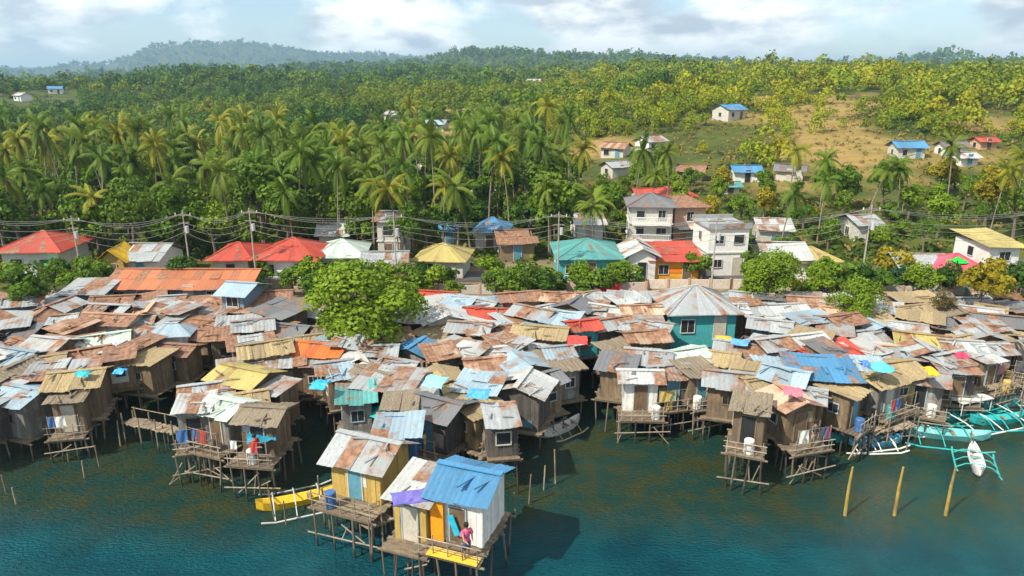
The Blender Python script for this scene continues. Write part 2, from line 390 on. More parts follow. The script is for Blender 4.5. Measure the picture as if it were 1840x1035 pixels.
def tree_proto(kind, col, var):
    key = (kind, col, var)
    if key not in TREES:
        V, Q, tone, mb = tree_meshes(kind, 100 + var * 7 + len(kind))
        TREES[key] = (npmesh('crown', V, Q, leafmat(*LEAF[col]), tone=tone), mb.mesh('trunk', bark()))
    return TREES[key]
GR = {'broad': 'leafy trees massed behind the village', 'tall': 'tall leafy trees massed behind the village', 'thin': 'thin-leaved trees behind the village', 'bush': 'bushes between the houses and the trees'}
def tree(kind, col, x, y, s=1.0, label=None, group=None, z=None):
    word = {'dark': 'dark green', 'mid': 'green', 'lime': 'bright lime green', 'yellow': 'yellow green', 'brown': 'brownish', 'blue': 'bluish green'}[col]
    kn = {'broad': 'broad round-crowned tree', 'tall': 'tall narrow-crowned tree', 'thin': 'sparse-leaved tree', 'bush': 'low bushy tree', 'big': 'big spreading tree'}[kind]
    z = float(ground(x, y)) if z is None else z
    cr, tr = tree_proto(kind, col, rng.randrange(4))
    side = 'left' if x < -12 else ('right' if x > 22 else 'middle')
    t = empty('bush' if kind == 'bush' else 'tree', label or f'{word} {kn} in the belt behind the village, {side} part of photo', 'bush' if kind == 'bush' else 'tree', (x, y, z - 0.1), rng.uniform(0, 6.28), group if (group or label) else f'{word} {kn}s, {side}')
    c = child('crown', cr, t, s=1.0); k = child('trunk', tr, t)
    t.scale = (s * rng.uniform(.92, 1.1), s * rng.uniform(.92, 1.1), s * rng.uniform(0.9, 1.12)); return t
# --- coconut palm
def palm_mesh(seed):
    rr = random.Random(seed); h = rr.uniform(9, 10.5); cv = Vector((rr.uniform(-2.4, 2.4), rr.uniform(-1.5, 1.5), 0))
    tb = MB(); pts = [Vector((0, 0, -0.5)) + cv * (k / 6) ** 2 + Vector((0, 0, (h + 0.5) * k / 6)) for k in range(7)]
    tb.tube(pts, [0.22, 0.17, 0.14, 0.13, 0.12, 0.115, 0.12], 7)
    V = []; T = []; top = pts[-1]
    for i in range(19):
        a = i * 2.399 + rr.uniform(-.2, .2); el = R(rr.uniform(-35, 70)); L = rr.uniform(3.2, 4.3)
        d = Vector((math.cos(a), math.sin(a), 0)); side = Vector((-math.sin(a), math.cos(a), 0)); p = top.copy(); ang = el; prev = None
        tn = rr.uniform(0.2, 1)
        for k in range(11):
            st = L / 11; q = p + (d * math.cos(ang) + Vector((0, 0, math.sin(ang)))) * st; ang -= R(rr.uniform(4, 9))
            lw = 0.78 * math.sin(math.pi * min(1, (k + 1.6) / 12.5)) ** 0.7; up = Vector((0, 0, 1))
            for sgn in (-1, 1):
                for e in (0.0, 0.33, 0.67):
                    o = p.lerp(q, e); fw = (q - p).normalized()
                    tip = o + side * sgn * lw * 0.8 + fw * 0.28 + Vector((0, 0, -0.42 * lw + rr.uniform(-.12, .05)))
                    m1 = o + fw * 0.115; V += [o, m1, tip + fw * 0.04, tip]; T.append(tn)
            V += [p + up * 0.02, q + up * 0.02, q + side * 0.03, p + side * 0.035]; T.append(0.9)
            p = q
    V = np.array([tuple(v) for v in V]); Q = np.arange(len(V)).reshape(-1, 4)
    cb = MB()
    for i in range(5):
        a = rr.uniform(0, 6.28); dd_ = Vector((math.cos(a), math.sin(a), 0)); cb.tube([top, top + dd_ * .5 + Vector((0, 0, -.5)), top + dd_ * .75 + Vector((0, 0, -1.7))], [.05, .16, .03], 5, .4)
    for i in range(6):
        a = i * 1.05; cb.box(top + Vector((math.cos(a) * .22, math.sin(a) * .22, -.25)), (.22, .22, .26), None, 0.3, .7)
    return V, Q, np.array(T), tb, cb
PALMS = {}
def palm(px, py, col, dist, s=1.0, label=None):
    """crown centre at the pixel, standing at distance dist"""
    x = (px - 920) / F * (dist * cp + 12 * sp); y = dist; z0 = float(ground(x, y))
    key = (col, rng.randrange(5))
    if key not in PALMS:
        V, Q, T, tb, cb = palm_mesh(key[1] * 3 + 2)
        c = {'green': ((0.10, 0.19, 0.014), (0.15, 0.24, 0.018)), 'yellow': ((0.27, 0.28, 0.018), (0.30, 0.31, 0.022)), 'olive': ((0.14, 0.21, 0.018), (0.19, 0.25, 0.022))}[col]
        PALMS[key] = (npmesh('crown', V, Q, leafmat(*c, name='palm_fronds'), tone=T), tb.mesh('trunk', bark((0.30, 0.26, 0.2))), cb.mesh('coconuts', paint((0.16, 0.15, 0.03), 0.3)))
    k = py / 9.8
    t = empty('coconut_palm', label or 'coconut palm', 'palm tree', (x, y, z0 - 0.1), rng.uniform(0, 6.28), 'coconut palms behind the village')
    for n_, m_ in zip(('crown', 'trunk', 'coconuts'), PALMS[key]): child(n_, m_, t)
    s *= rng.uniform(.46, .80); t.scale = (s, s, k); return t

# ------------------------------------------------------------------ far forest: more trees than can be counted, one object
FAR = [(1345, 302, 6, 'B', 'w', 'white hillside house with blue-grey roof on the dry slope'), (1315, 320, 4, 'q', 'w', 'tiny teal-roofed hut below the white hillside house'), (1118, 292, 6, 'g', 'c', 'grey-roofed hillside house left of the dry slope'), (1640, 262, 7, 'B', 'c', 'hillside house with purple-blue roof far up at right'),
       (1722, 258, 6, 'k', 'w', 'small dark-roofed house far up the hill near the right edge'), (1780, 245, 5, 'r', 'p', 'tiny red-roofed hut far up the hill at right'), (1240, 300, 6, 'x', 'n', 'brown hut on the dry slope'), (770, 300, 6, 'w', 'c', 'whitish hut in a forest gap left of centre'),
       (870, 340, 5, 'w', 'c', 'white-roofed hut among trees at centre'), (610, 282, 6, 'w', 'w', 'white hut in a gap of the forest at left'), (315, 292, 5, 'r', 'w', 'tiny red and white hut above the palms at left'), (780, 222, 8, 'b', 'c', 'pale blue roofed hut in a far clearing'),
       (30, 172, 9, 'w', 'w', 'white house in a far clearing at the extreme left'), (98, 160, 9, 'B', 'w', 'far house with blue roof on the left hill'), (455, 140, 12, 'w', 'w', 'tiny white house under the blue mountain'), (1100, 262, 7, 'o', 'c', 'rust-roofed house above the dry slope'), (1182, 250, 7, 'g', 'w', 'grey-roofed white house above the dry slope'),
       (1325, 198, 9, 'B', 'c', 'blue-roofed house high on the right slope'), (1745, 275, 5, 'w', 'w', 'tiny white hut below the dark-roofed hill house'), (960, 150, 12, 'w', 'w', 'white building far off under the middle ridge'), (1420, 300, 6, 'k', 'c', 'dark-roofed hut right of the white hillside house'), (700, 205, 8, 'w', 'c', 'pale hut on the far green slope left of centre')]
FARPOS = [raycast(f[0], f[1]) for f in FAR]
def build_forest():
    rg = np.random.default_rng(77); allV = []; allQ = []; allT = []; off = 0
    bands = [(118, 205, 4.4, 330, 2.8), (205, 420, 5.0, 190, 3.0), (420, 900, 8.4, 100, 4.4), (900, 1900, 14, 52, 7), (1900, 4400, 25, 22, 9.5)]
    for (r0, r1, spc, nq, rad) in bands:
        area = 0.5 * R(96) * (r1 * r1 - r0 * r0); n = int(area / (spc * spc))
        r = np.sqrt(rg.uniform(r0 * r0, r1 * r1, n)); a = rg.uniform(R(-48), R(48), n)
        x = r * np.sin(a); y = r * np.cos(a); op = openness(x, y)
        keep = rg.random(n) > op * 0.93
        for q in FARPOS:
            rq = math.hypot(q.x, q.y); ux, uy = q.x / rq, q.y / rq; al = (x - q.x) * ux + (y - q.y) * uy; la = np.abs(-(x - q.x) * uy + (y - q.y) * ux)
            keep &= ~((la < 5 + rq * .012) & (al < 6 + rq * .01) & (al > -14 - rq * .13))
        keep &= rg.random(n) < (0.93 if r0 > 400 else 0.9) + 0 * x
        x = x[keep]; y = y[keep]; n = len(x); z = ground(x, y); px = pxof(x, y)
        sc_ = rg.uniform(0.42, 1.4, n) * rad * (0.8 + 0.5 * vnoise(x / 60, y / 60, 4))
        ell = rg.uniform(0.85, 1.35, n)
        d = rg.normal(size=(n, nq, 3)); d /= np.linalg.norm(d, axis=2)[..., None]; d[..., 2] = np.abs(d[..., 2]) * 1.1 - 0.25
        lump = rg.normal(size=(n, 5, 3)) * 0.38; kk = rg.integers(0, 5, (n, nq))
        c = lump[np.arange(n)[:, None], kk] + d * 0.62
        nn = d + rg.normal(size=d.shape) * 0.45; nn /= np.linalg.norm(nn, axis=2)[..., None]
        c = c * sc_[:, None, None]; c[..., 2] *= ell[:, None]; c += np.stack([x, y, z + sc_ * ell * 0.95], 1)[:, None, :]
        size = (rg.uniform(0.6, 1.25, (n, nq)) * sc_[:, None] * (1.9 / math.sqrt(nq)) * 1.12).ravel()
        V, Q = leafquads(c.reshape(-1, 3), nn.reshape(-1, 3), size, rg, 0.75)
        # leaf colour of each tree: kind of tree, patches of drier wood on the right slope
        patch = vnoise(x / 45, y / 45, 21) + 0.6 * vnoise(x / 16, y / 16, 22)
        warm = np.clip(ss(400, 1400, px) * 0.55 + np.exp(-((px - 1500) / 230) ** 2) * .35 + patch * 1.1, 0, 1) * np.clip(1.1 - np.hypot(x, y) / 1500, 0.1, 1)
        A0 = np.array([0.032, 0.085, 0.016]); A1 = np.array([0.11, 0.20, 0.018]); W0 = np.array([0.20, 0.28, 0.014]); W1 = np.array([0.33, 0.31, 0.016])
        u = rg.random(n)[:, None]; base = (A0 * (1 - u) + A1 * u) * (1 - warm[:, None]) + (W0 * (1 - u) + W1 * u) * warm[:, None]
        bl = (rg.random(n) < 0.1)[:, None]; base = np.where(bl, base * 0.6, base)
        lt = rg.uniform(0.75, 1.25, (n, nq, 1)); colr = np.repeat((base[:, None, :] * lt).reshape(-1, 3), 4, axis=0)
        allV.append(V); allQ.append(Q + off); off += len(V); allT.append(np.concatenate([colr, np.ones((len(colr), 1))], 1))
    m, nt, bs = newmat('forest_leaves'); at = N(nt, 'ShaderNodeAttribute', attribute_name='tint')
    nt.links.new(at.outputs['Color'], bs.inputs['Base Color']); bs.inputs['Roughness'].default_value = 0.75; bs.inputs['Specular IOR Level'].default_value = 0.15
    tr = N(nt, 'ShaderNodeBsdfTranslucent'); nt.links.new(at.outputs['Color'], tr.inputs[0]); ms = N(nt, 'ShaderNodeMixShader'); ms.inputs[0].default_value = 0.25
    nt.links.new(bs.outputs[0], ms.inputs[1]); nt.links.new(tr.outputs[0], ms.inputs[2]); nt.links.new(ms.outputs[0], nt.nodes['Material Output'].inputs[0])
    me = npmesh('forest', np.concatenate(allV), np.concatenate(allQ), m, tint=np.concatenate(allT))
    o = bpy.data.objects.new('forest', me); COL.objects.link(o); tag(o, 'distant woodland covering the hills and mountains', 'forest'); o['kind'] = 'stuff'
build_forest()
def build_undergrowth():
    rg = np.random.default_rng(9); n = 21000
    r = np.sqrt(rg.uniform(75 ** 2, 235 ** 2, n)); a = rg.uniform(R(-46), R(46), n); x = r * np.sin(a); y = r * np.cos(a)
    op = openness(x, y); k = (y > 75.5) & (rg.random(n) > op * .72); x, y, r, op = x[k], y[k], r[k], op[k]; n = len(x); z = ground(x, y)
    q = 12; sc_ = rg.uniform(.25, 1.0, n) * (1 - .45 * op); d = rg.normal(size=(n, q, 3)); d /= np.linalg.norm(d, axis=2)[..., None]; d[..., 2] = np.abs(d[..., 2])
    c = d * sc_[:, None, None] * .8; c += np.stack([x, y, z], 1)[:, None, :]; nn = d + rg.normal(size=d.shape) * .5; nn /= np.linalg.norm(nn, axis=2)[..., None]
    V, Q = leafquads(c.reshape(-1, 3), nn.reshape(-1, 3), (rg.uniform(.25, .55, (n, q)) * sc_[:, None]).ravel(), rg)
    u = rg.random((n, 1)); base = np.array([.04, .085, .012]) * (1 - u) + np.array([.13, .17, .02]) * u; dry = np.array([.26, .19, .06]); w_ = np.clip(op[:, None] * 1.2 + (rg.random((n, 1)) < .08), 0, 1)
    base = base * (1 - w_) + dry * w_; col = np.repeat(base, q * 4, axis=0)
    o = bpy.data.objects.new('undergrowth', npmesh('undergrowth', V, Q, bpy.data.materials['forest_leaves'], tint=np.concatenate([col, np.ones((len(col), 1))], 1))); COL.objects.link(o)
    tag(o, 'low shrubs and dry grass covering the ground under the trees', 'undergrowth'); o['kind'] = 'stuff'
build_undergrowth()
# ------------------------------------------------------------------ roofs, walls, stilts
TC = {'g': ((0.36, 0.39, 0.40), 0.48, 'grey tin'), 'w': ((0.50, 0.52, 0.51), 0.40, 'pale whitish tin'), 'b': ((0.33, 0.45, 0.53), 0.32, 'pale blue tin'),
      'U': ((0.50, 0.17, 0.07), 0.35, 'rust-red tin'), 'Y': ((0.80, 0.50, 0.02), 0.1, 'bright yellow tin'), 'R': ((0.66, 0.10, 0.16), 0.2, 'pinkish red tin'), 'B': ((0.07, 0.27, 0.50), 0.3, 'strong blue tin'), 'r': ((0.50, 0.065, 0.035), 0.34, 'red tin'), 'o': ((0.42, 0.28, 0.19), 0.8, 'rusty orange tin'),
      'x': ((0.24, 0.14, 0.10), 0.8, 'reddish brown rusted tin'), 'y': ((0.48, 0.40, 0.13), 0.35, 'olive yellow tin'), 'k': ((0.17, 0.18, 0.19), 0.4, 'dark grey tin'),
      'm': ((0.56, 0.68, 0.60), 0.15, 'pale mint tin'), 'p': ((0.66, 0.44, 0.30), 0.5, 'peach coloured tin'), 'q': ((0.10, 0.36, 0.34), 0.2, 'teal tin'), 'O': ((0.72, 0.16, 0.03), 0.2, 'bright orange tin')}
def rmat(c):
    if c == 't': return thatch((0.42, 0.33, 0.18)), 'tan thatch'
    if c == 'T': return thatch((0.26, 0.22, 0.16)), 'grey brown thatch'
    a, r_, n_ = TC[c]; return tin(a, r_), n_
WM = {'O': ((0.75, 0.35, 0.03), 'orange'), 'n': ((0.22, 0.16, 0.10), 'brown board'), 'g': ((0.26, 0.25, 0.23), 'grey board'), 'k': ((0.10, 0.09, 0.085), 'dark board'), 't': ((0.40, 0.30, 0.15), 'tan bamboo'),
      'w': ((0.70, 0.70, 0.66), 'white'), 'b': ((0.17, 0.25, 0.32), 'blue-grey'), 'y': ((0.46, 0.32, 0.09), 'yellow'), 'q': ((0.06, 0.36, 0.38), 'teal'), 'c': ((0.52, 0.50, 0.44), 'pale concrete'),
      'p': ((0.60, 0.36, 0.24), 'peach'), 'B': ((0.06, 0.14, 0.34), 'dark blue'), 'e': ((0.10, 0.36, 0.16), 'green')}
def wmat(c):
    return wood(WM[c][0]) if c in 'ngkt' else paint(WM[c][0], 1.0), WM[c][1]
def slope(mb, o, U, S, rr, thatchy=False, sw=0.86):
    """one roof slope from eave corner o: U along the eave, S up the slope, laid as separate overlapping sheets"""
    o = Vector(o); U = Vector(U); S = Vector(S); LU = U.length; LS = S.length; u = U.normalized(); s = S.normalized(); nn = u.cross(s).normalized()
    if nn.z < 0: nn = -nn
    sag = rr.uniform(.02, .12); ph0 = rr.uniform(0, 6); warp = rr.uniform(.02, .07)
    nc = max(2, round(LU / sw)); nrw = max(1, round(LS / 1.9)); cw = LU / nc; rh = LS / nrw
    for c in range(nc):
        for r in range(nrw):
            if rr.random() < .025 and not thatchy: continue
            l4 = [rr.uniform(0, .07) if rr.random() < .3 else 0 for _ in range(4)]; tone = rr.random(); lift = rr.uniform(0.0, 0.03) + (r * 0.012); a = rr.uniform(-0.012, 0.012)
            ext = rr.uniform(0, 0.14); b0 = rr.uniform(-0.02, 0.10)
            us = u + s * a; k = 7; V = []; st = o + u * (c * cw - 0.03) + s * (r * rh - ext * (1 if r == 0 else 0.5))
            wd = cw + 0.06; ln = rh + 0.05 + ext * (1 if r == 0 else 0.5)
            for e, side in ((0, 0), (1, 0), (0, 1), (1, 1)):
                for i in range(k):
                    p = st + us * (wd * i / (k - 1)) + s * (ln * e) + nn * (lift + (0.022 if i % 2 else 0) - side * 0.02 + b0 * 0.15 * (1 - e))
                    a1 = min(1, max(0, (p - o).dot(u) / LU)); a2 = min(1, max(0, (p - o).dot(s) / LS)); f1 = i / (k - 1)
                    p += nn * (-sag * math.sin(math.pi * a1) * (1 - a2 * .4) + warp * math.sin(a1 * 5 + ph0) * math.cos(a2 * 3 + ph0) + (l4[e * 2] * (1 - f1) + l4[e * 2 + 1] * f1) * (1 - .6 * e))
                    if thatchy: p += nn * rr.uniform(-.03, .05) + s * rr.uniform(-.06, .06)
                    V.append(p)
            F_ = []
            for i in range(k - 1):
                F_ += [(i, i + 1, k + i + 1, k + i), (2 * k + i + 1, 2 * k + i, 3 * k + i, 3 * k + i + 1), (i + 1, i, 2 * k + i, 2 * k + i + 1), (k + i, k + i + 1, 3 * k + i + 1, 3 * k + i)]
            F_ += [(0, k, 3 * k, 2 * k), (2 * k - 1, k - 1, 3 * k - 1, 4 * k - 1)]
            mb.add(V, F_, tone)
def boards(mb, a, b, h0, h1a, h1b, rr, bw=0.26, flip=False, gapless=False):
    """board wall from a to b (xy), bottom h0, top sloping h1a..h1b"""
    a = Vector((*a, 0)); b = Vector((*b, 0)); d = b - a; L = d.length; d.normalize(); n = Vector((d.y, -d.x, 0))
    k = max(2, round(L / bw)); w_ = L / k
    for i in range(k):
        t0, t1 = i / k, (i + 1) / k; off = rr.uniform(-0.014, 0.014); zt0 = h1a + (h1b - h1a) * t0; zt1 = h1a + (h1b - h1a) * t1
        p0 = a + d * (L * t0 + 0.004); p1 = a + d * (L * t1 - 0.004); zb = h0 + rr.uniform(-0.09, 0.02)
        V = []
        for q in (n * (0.03 + off), n * (-0.03 + off)):
            V += [p0 + q + Vector((0, 0, zb)), p1 + q + Vector((0, 0, zb)), p1 + q + Vector((0, 0, zt1)), p0 + q + Vector((0, 0, zt0))]
        mb.add(V, [(0, 1, 2, 3), (7, 6, 5, 4), (1, 0, 4, 5), (2, 1, 5, 6), (3, 2, 6, 7), (0, 3, 7, 4)], rr.random())
STM = None
def stilt_meshes():
    global STM
    if STM: return STM
    STM = []
    for k in range(6):
        mb = MB(); rr = random.Random(k); L = 1.0
        mb.tube([(0, 0, -1), (rr.uniform(-.05, .05), rr.uniform(-.05, .05), -0.5), (rr.uniform(-.06, .06), rr.uniform(-.06, .06), 0)], [0.062, 0.055, 0.05], 6, rr.random())
        STM.append(mb.mesh('stilt', wood((0.22, 0.18, 0.14) if k % 2 else (0.10, 0.085, 0.07), 'weathered_poles')))
    return STM
HOUSES = []
def shack(px, py, wpx, dm, rot, roof, wall, style='gable', front=None, label=None, zr=None, wh=None, rise=None, floor=None, seed=None, wx=None, porch=None, name='stilt_house'):
    rr = random.Random(seed if seed is not None else int(px * 7 + py * 13)); zr = zr if zr else (3.6 if px > 1530 else 4.2) + rr.uniform(-0.4, 0.4)
    if label is None:
        rot = rot * 1.5 + rr.uniform(-6, 6)
        if px > 430 and roof in 'ox' and rr.random() < .6: roof = rr.choice('gggtwk')
        elif roof == 'y' and rr.random() < .5: roof = 't'
        if style == 'gable' and rr.random() < .22: style = 'gabley'
    c = P(px, py, zr); w_ = wx if wx else wpx * depth(c) / F; d = dm; onland = c.y > 58
    HOUSES.append(dict(px=px, py=py, w=w_, d=d, rot=rot, roof=roof, wall=wall, style=style, front=front, label=label, c=c, rr=rr, wh=wh, rise=rise, floor=floor, porch=porch, name=name)); return HOUSES[-1]
PANE = None
def opening(parent, kind, a, n, wdt, hgt, z, rr, framec=None):
    """window or door fixed on a wall face: centre a (xy), outward normal n"""
    n = Vector((*n, 0)); t = Vector((-n.y, n.x, 0)); rz = math.atan2(t.y, t.x)
    dark = paint((0.025, 0.028, 0.03), 0.3, 0.4, 'dark_opening'); fc = framec or rr.choice([(0.55, 0.52, 0.45), (0.20, 0.15, 0.10), (0.30, 0.42, 0.46)])
    mb = MB(); fw = 0.06
    if kind == 'door':
        mb.box((0, 0, hgt / 2), (wdt, 0.05, hgt), tone=.4)
        o = mb.obj('door', rr.choice([wood((0.18, 0.12, 0.07)), paint((0.10, 0.26, 0.34), .5), paint((0.48, 0.44, 0.36), .5), dark]), parent, (a[0] + n.x * 0.055, a[1] + n.y * 0.055, z), (0, 0, rz))
    else:
        mb.box((0, 0, 0), (wdt, 0.04, hgt)); o = mb.obj('window', dark, parent, (a[0] + n.x * 0.05, a[1] + n.y * 0.05, z), (0, 0, rz))
    f = MB()
    zc = hgt / 2 if kind == 'door' else 0
    for sx in (-1, 1): f.box((sx * (wdt / 2 + fw / 2), 0, zc), (fw, 0.09, hgt + (0 if kind == 'door' else 2 * fw)))
    f.box((0, 0, zc + hgt / 2 + fw / 2 + 0.002), (wdt, 0.088, fw))
    if kind != 'door':
        f.box((0, 0, zc - hgt / 2 - fw / 2 - 0.002), (wdt, 0.12, fw))
        if rr.random() < .5: f.box((0, 0, 0), (0.03, 0.07, hgt))
    f.obj('frame', paint(fc, 0.4), o); return o
FRONTS = []
def build_house(h):
    rr = h['rr']; c = h['c']; w_, d = h['w'], h['d']; rot = R(h['rot']); land = c.y > 60 or h['floor'] == 'land'
    g = float(ground(c.x, c.y)); wh = h['wh'] or rr.uniform(1.9, 2.3); style = h['style']
    rise = h['rise'] if h['rise'] is not None else {'gable': 0.15, 'gabley': 0.18, 'shed': 0.11, 'hip': 0.28, 'flat': 0.06}[style] * (d if style != 'gabley' else w_)
    zt = c.z - rise * 0.5                     # wall top
    z0 = zt - wh; z0 = max(z0, g + 0.12)
    if land: z0 = g + 0.05
    wh = zt - z0
    root = empty(h['name'] if not (land and h['name'] == 'stilt_house') else 'small_house', '', 'house', (c.x, c.y, z0), rot); h['root'] = root
    rm, rn = rmat(h['roof']); wm, wn = wmat(h['wall']); h['rn'], h['wn'] = rn, wn
    wd = MB(); x, y = w_ / 2 - 0.25, d / 2 - 0.25; x = max(x, 0.8); y = max(y, 0.8)
    if style == 'shed': hf, hb = wh, wh + rise
    else: hf = hb = wh
    boards(wd, (-x, -y), (x, -y), 0, hf, hf, rr); boards(wd, (x, y), (-x, y), 0, hb, hb, rr)
    if style == 'gable':
        for sx in (-1, 1):
            boards(wd, (sx * x, -y * 0 - (y if sx > 0 else -y)), (sx * x, 0), 0, wh, wh + rise * .94, rr); boards(wd, (sx * x, 0), (sx * x, (y if sx > 0 else -y)), 0, wh + rise * .94, wh, rr)
    else:
        boards(wd, (x, -y), (x, y), 0, hf, hb, rr); boards(wd, (-x, y), (-x, -y), 0, hb, hf, rr)
    if style == 'gabley':
        for sy in (-1, 1):
            boards(wd, (-x, sy * y), (0, sy * y), wh, wh + .02, wh + rise * .94, rr); boards(wd, (0, sy * y), (x, sy * y), wh, wh + rise * .94, wh + .02, rr)
    wd.obj('wall', wm, root)
    if rr.random() < .75:
        for i in range(rr.randrange(1, 4)):
            pm = MB(); pw, ph = rr.uniform(.4, 1.1), rr.uniform(.4, 1.0); pz = rr.uniform(ph / 2, max(ph / 2 + .05, wh - ph / 2 - .1))
            if rr.random() < .65: pm.box((rr.uniform(-x + pw / 2, x - pw / 2) if x > pw / 2 else 0, -y - .05 - .004 * i, pz), (pw, .02, ph), Matrix.Rotation(rr.uniform(-.05, .05), 3, 'Y'), rr.random())
            else: pm.box((-x - .05 - .004 * i, rr.uniform(-y * .6, y * .6), pz), (.02, pw, ph), None, rr.random())
            pm.obj('wall_patch', rr.choice([tin((.36, .38, .38), .6), wood((.34, .26, .16)), tin((.10, .24, .34), .4), wood((.20, .17, .14)), paint((.55, .53, .47), .8), tin((.30, .2, .14), .8)]), root)
    ov = rr.uniform(0.25, 0.45); rb = MB(); th = h['roof'] in 'tT'; W, D = w_ / 2 + ov * .5, d / 2 + ov * .5
    zz = wh + 0.05
    if style == 'gable':
        k = ov * .5 / (d / 2) * rise
        slope(rb, (-W, -D, zz - k), (2 * W, 0, 0), (0, D, rise + k), rr, th); slope(rb, (W, D, zz - k), (-2 * W, 0, 0), (0, -D, rise + k), rr, th)
        rb.box((0, 0, zz + rise + .05), (2 * W + .1, .34, .05), None, rr.random())
    elif style == 'gabley':
        slope(rb, (-W, D, zz), (0, -2 * D, 0), (W, 0, rise), rr, th); slope(rb, (W, -D, zz), (0, 2 * D, 0), (-W, 0, rise), rr, th)
        rb.box((0, 0, zz + rise + .05), (.34, 2 * D + .1, .05), None, rr.random())
    elif style in ('shed', 'flat'):
        slope(rb, (-W, -D, zz), (2 * W, 0, 0), (0, 2 * D, rise), rr, th)
    elif style == 'hip':
        rx = max(0.15, W - D * .9)
        def quad(a, b, c_, d_):
            a, b, c_, d_ = map(Vector, (a, b, c_, d_)); nseg = 8
            for i in range(nseg):
                t0, t1 = i / nseg, (i + 1) / nseg; l = rr.uniform(0, .02)
                q = [a.lerp(b, t0), a.lerp(b, t1), d_.lerp(c_, t1), d_.lerp(c_, t0)]; q = [p + Vector((0, 0, l)) for p in q]
                rb.add(q + [p - Vector((0, 0, .05)) for p in q], [(0, 1, 2, 3), (7, 6, 5, 4), (1, 0, 4, 5), (3, 2, 6, 7), (0, 3, 7, 4), (2, 1, 5, 6)], rr.random())
        A, B_, C_, D_ = (-W, -D, zz), (W, -D, zz), (W, D, zz), (-W, D, zz); r1_, r2_ = (-rx, 0, zz + rise), (rx, 0, zz + rise)
        quad(A, B_, r2_, r1_); quad(C_, D_, r1_, r2_); quad(B_, C_, r2_, Vector(r2_) + Vector((0, 0.01, 0))); quad(D_, A, r1_, Vector(r1_) - Vector((0, .01, 0)))
        rb.bar((-rx, 0, zz + rise + .04), (rx, 0, zz + rise + .04), .08, tone=.2)
    # battens, tyres and planks that hold the sheets down
    if style in ('gable', 'shed', 'flat', 'gabley') and rr.random() < .75:
        for i in range(rr.randrange(1, 5)):
            px_, py_ = rr.uniform(-W * .8, W * .8), rr.uniform(-D * .8, -D * .1)
            if style == 'gable': pz = zz + rise * (1 + py_ / D) + .1
            elif style == 'gabley': pz = zz + rise * (1 - abs(px_) / W) + .1
            else: pz = zz + rise * (py_ + D) / (2 * D) + .1
            M = Matrix.Rotation(rr.uniform(-.5, .5) + (1.57 if rr.random() < .5 else 0), 3, 'Z')
            rb.box((px_, py_, pz), (rr.uniform(.4, 1.5), .09, .06), M, rr.random())
    rb.obj('roof', rm, root)
    # openings
    n_w = max(1, int(w_ / 1.7)); door_i = rr.randrange(n_w)
    for i in range(n_w):
        ax = -x + (i + .5) * 2 * x / n_w
        if i == door_i and h.get('isfront'): opening(root, 'door', (ax, -y), (0, -1), .75, min(1.75, wh * .85), .04, rr)
        elif rr.random() < .8: opening(root, 'window', (ax + rr.uniform(-.1, .1), -y), (0, -1), rr.uniform(.5, .8), rr.uniform(.45, .7), wh * .56, rr)
    opening(root, 'window', (-x, rr.uniform(-.3, .3) * y), (-1, 0), .6, .55, wh * .56, rr)
    # platform, stilts, porch
    fb = MB(); py_front = d / 2 + (rr.uniform(.6, 1.2) if h.get('isfront') else .1); h['yf'] = py_front
    if not land:
        k = max(4, int((d / 2 + py_front) / .24))
        for i in range(k):
            yy = -py_front + (i + .5) * (d / 2 + py_front) / k
            fb.box((rr.uniform(-.08, .08), yy, -.06), (w_ + rr.uniform(.1, .35), (d / 2 + py_front) / k * .9, .06), None, rr.random())
        for yy in (-py_front + .1, 0, d / 2 - .1): fb.bar((-w_ / 2 - .3, yy, -.16), (w_ / 2 + .3, yy, -.16), .06)
        fb.obj('platform', wood((0.24, 0.19, 0.13)), root)
        ms = stilt_meshes(); zb = z0 - .1
        if h.get('isfront'):
            nx = max(4, int(w_ / .68)); ys = [-py_front + .12, -d / 3, .1 * d, d / 2.2]
        else: nx = 2; ys = [-d / 2 + .1, d / 2 - .1]
        for yy in ys:
            for i in range(nx):
                xx = -w_ / 2 + i * w_ / (nx - 1) + rr.uniform(-.12, .12)
                L = z0 - min(g, -.0) + (2.0 if g < 0 else .3)
                s_ = child('stilt', rr.choice(ms), root, (xx, yy + rr.uniform(-.1, .1), -.08), (rr.uniform(-.07, .07), rr.uniform(-.07, .07), rr.uniform(0, 6)))
                s_.scale = (1, 1, min(L, z0 + 2.3))
        if h.get('isfront') and 'joined' not in (h['label'] or ''):
            bb = MB()
            for i in range(rr.randrange(2, 5)):
                xa = rr.uniform(-w_ / 2, w_ / 2); bb.bar((xa, -py_front + .1, rr.uniform(-.4, -1.0)), (xa + rr.uniform(-1.5, 1.5), -py_front + .12, rr.uniform(-1.2, -1.9)), .035, tone=rr.random())
            bb.bar((-w_ / 2 - .4, -py_front + .05, -z0 + .7), (w_ / 2 + .5, -py_front + .05, -z0 + .9), .04)
            bb.obj('brace', wood((0.34, 0.29, 0.22)), root)
            rl = MB(); hh = rr.uniform(.6, .8)
            for i in range(nx + 1): rl.bar((-w_ / 2 + i * w_ / nx, -py_front + .06, -.05), (-w_ / 2 + i * w_ / nx, -py_front + .05, hh + rr.uniform(-.05, .3)), .03, tone=rr.random())
            for zz_ in (hh * .5, hh): rl.bar((-w_ / 2 - .2, -py_front + .03, zz_), (w_ / 2 + .2, -py_front + .03, zz_ + rr.uniform(-.06, .06)), .026, tone=rr.random())
            rl.obj('railing', wood((0.40, 0.34, 0.26)), root)
            FRONTS.append(h)
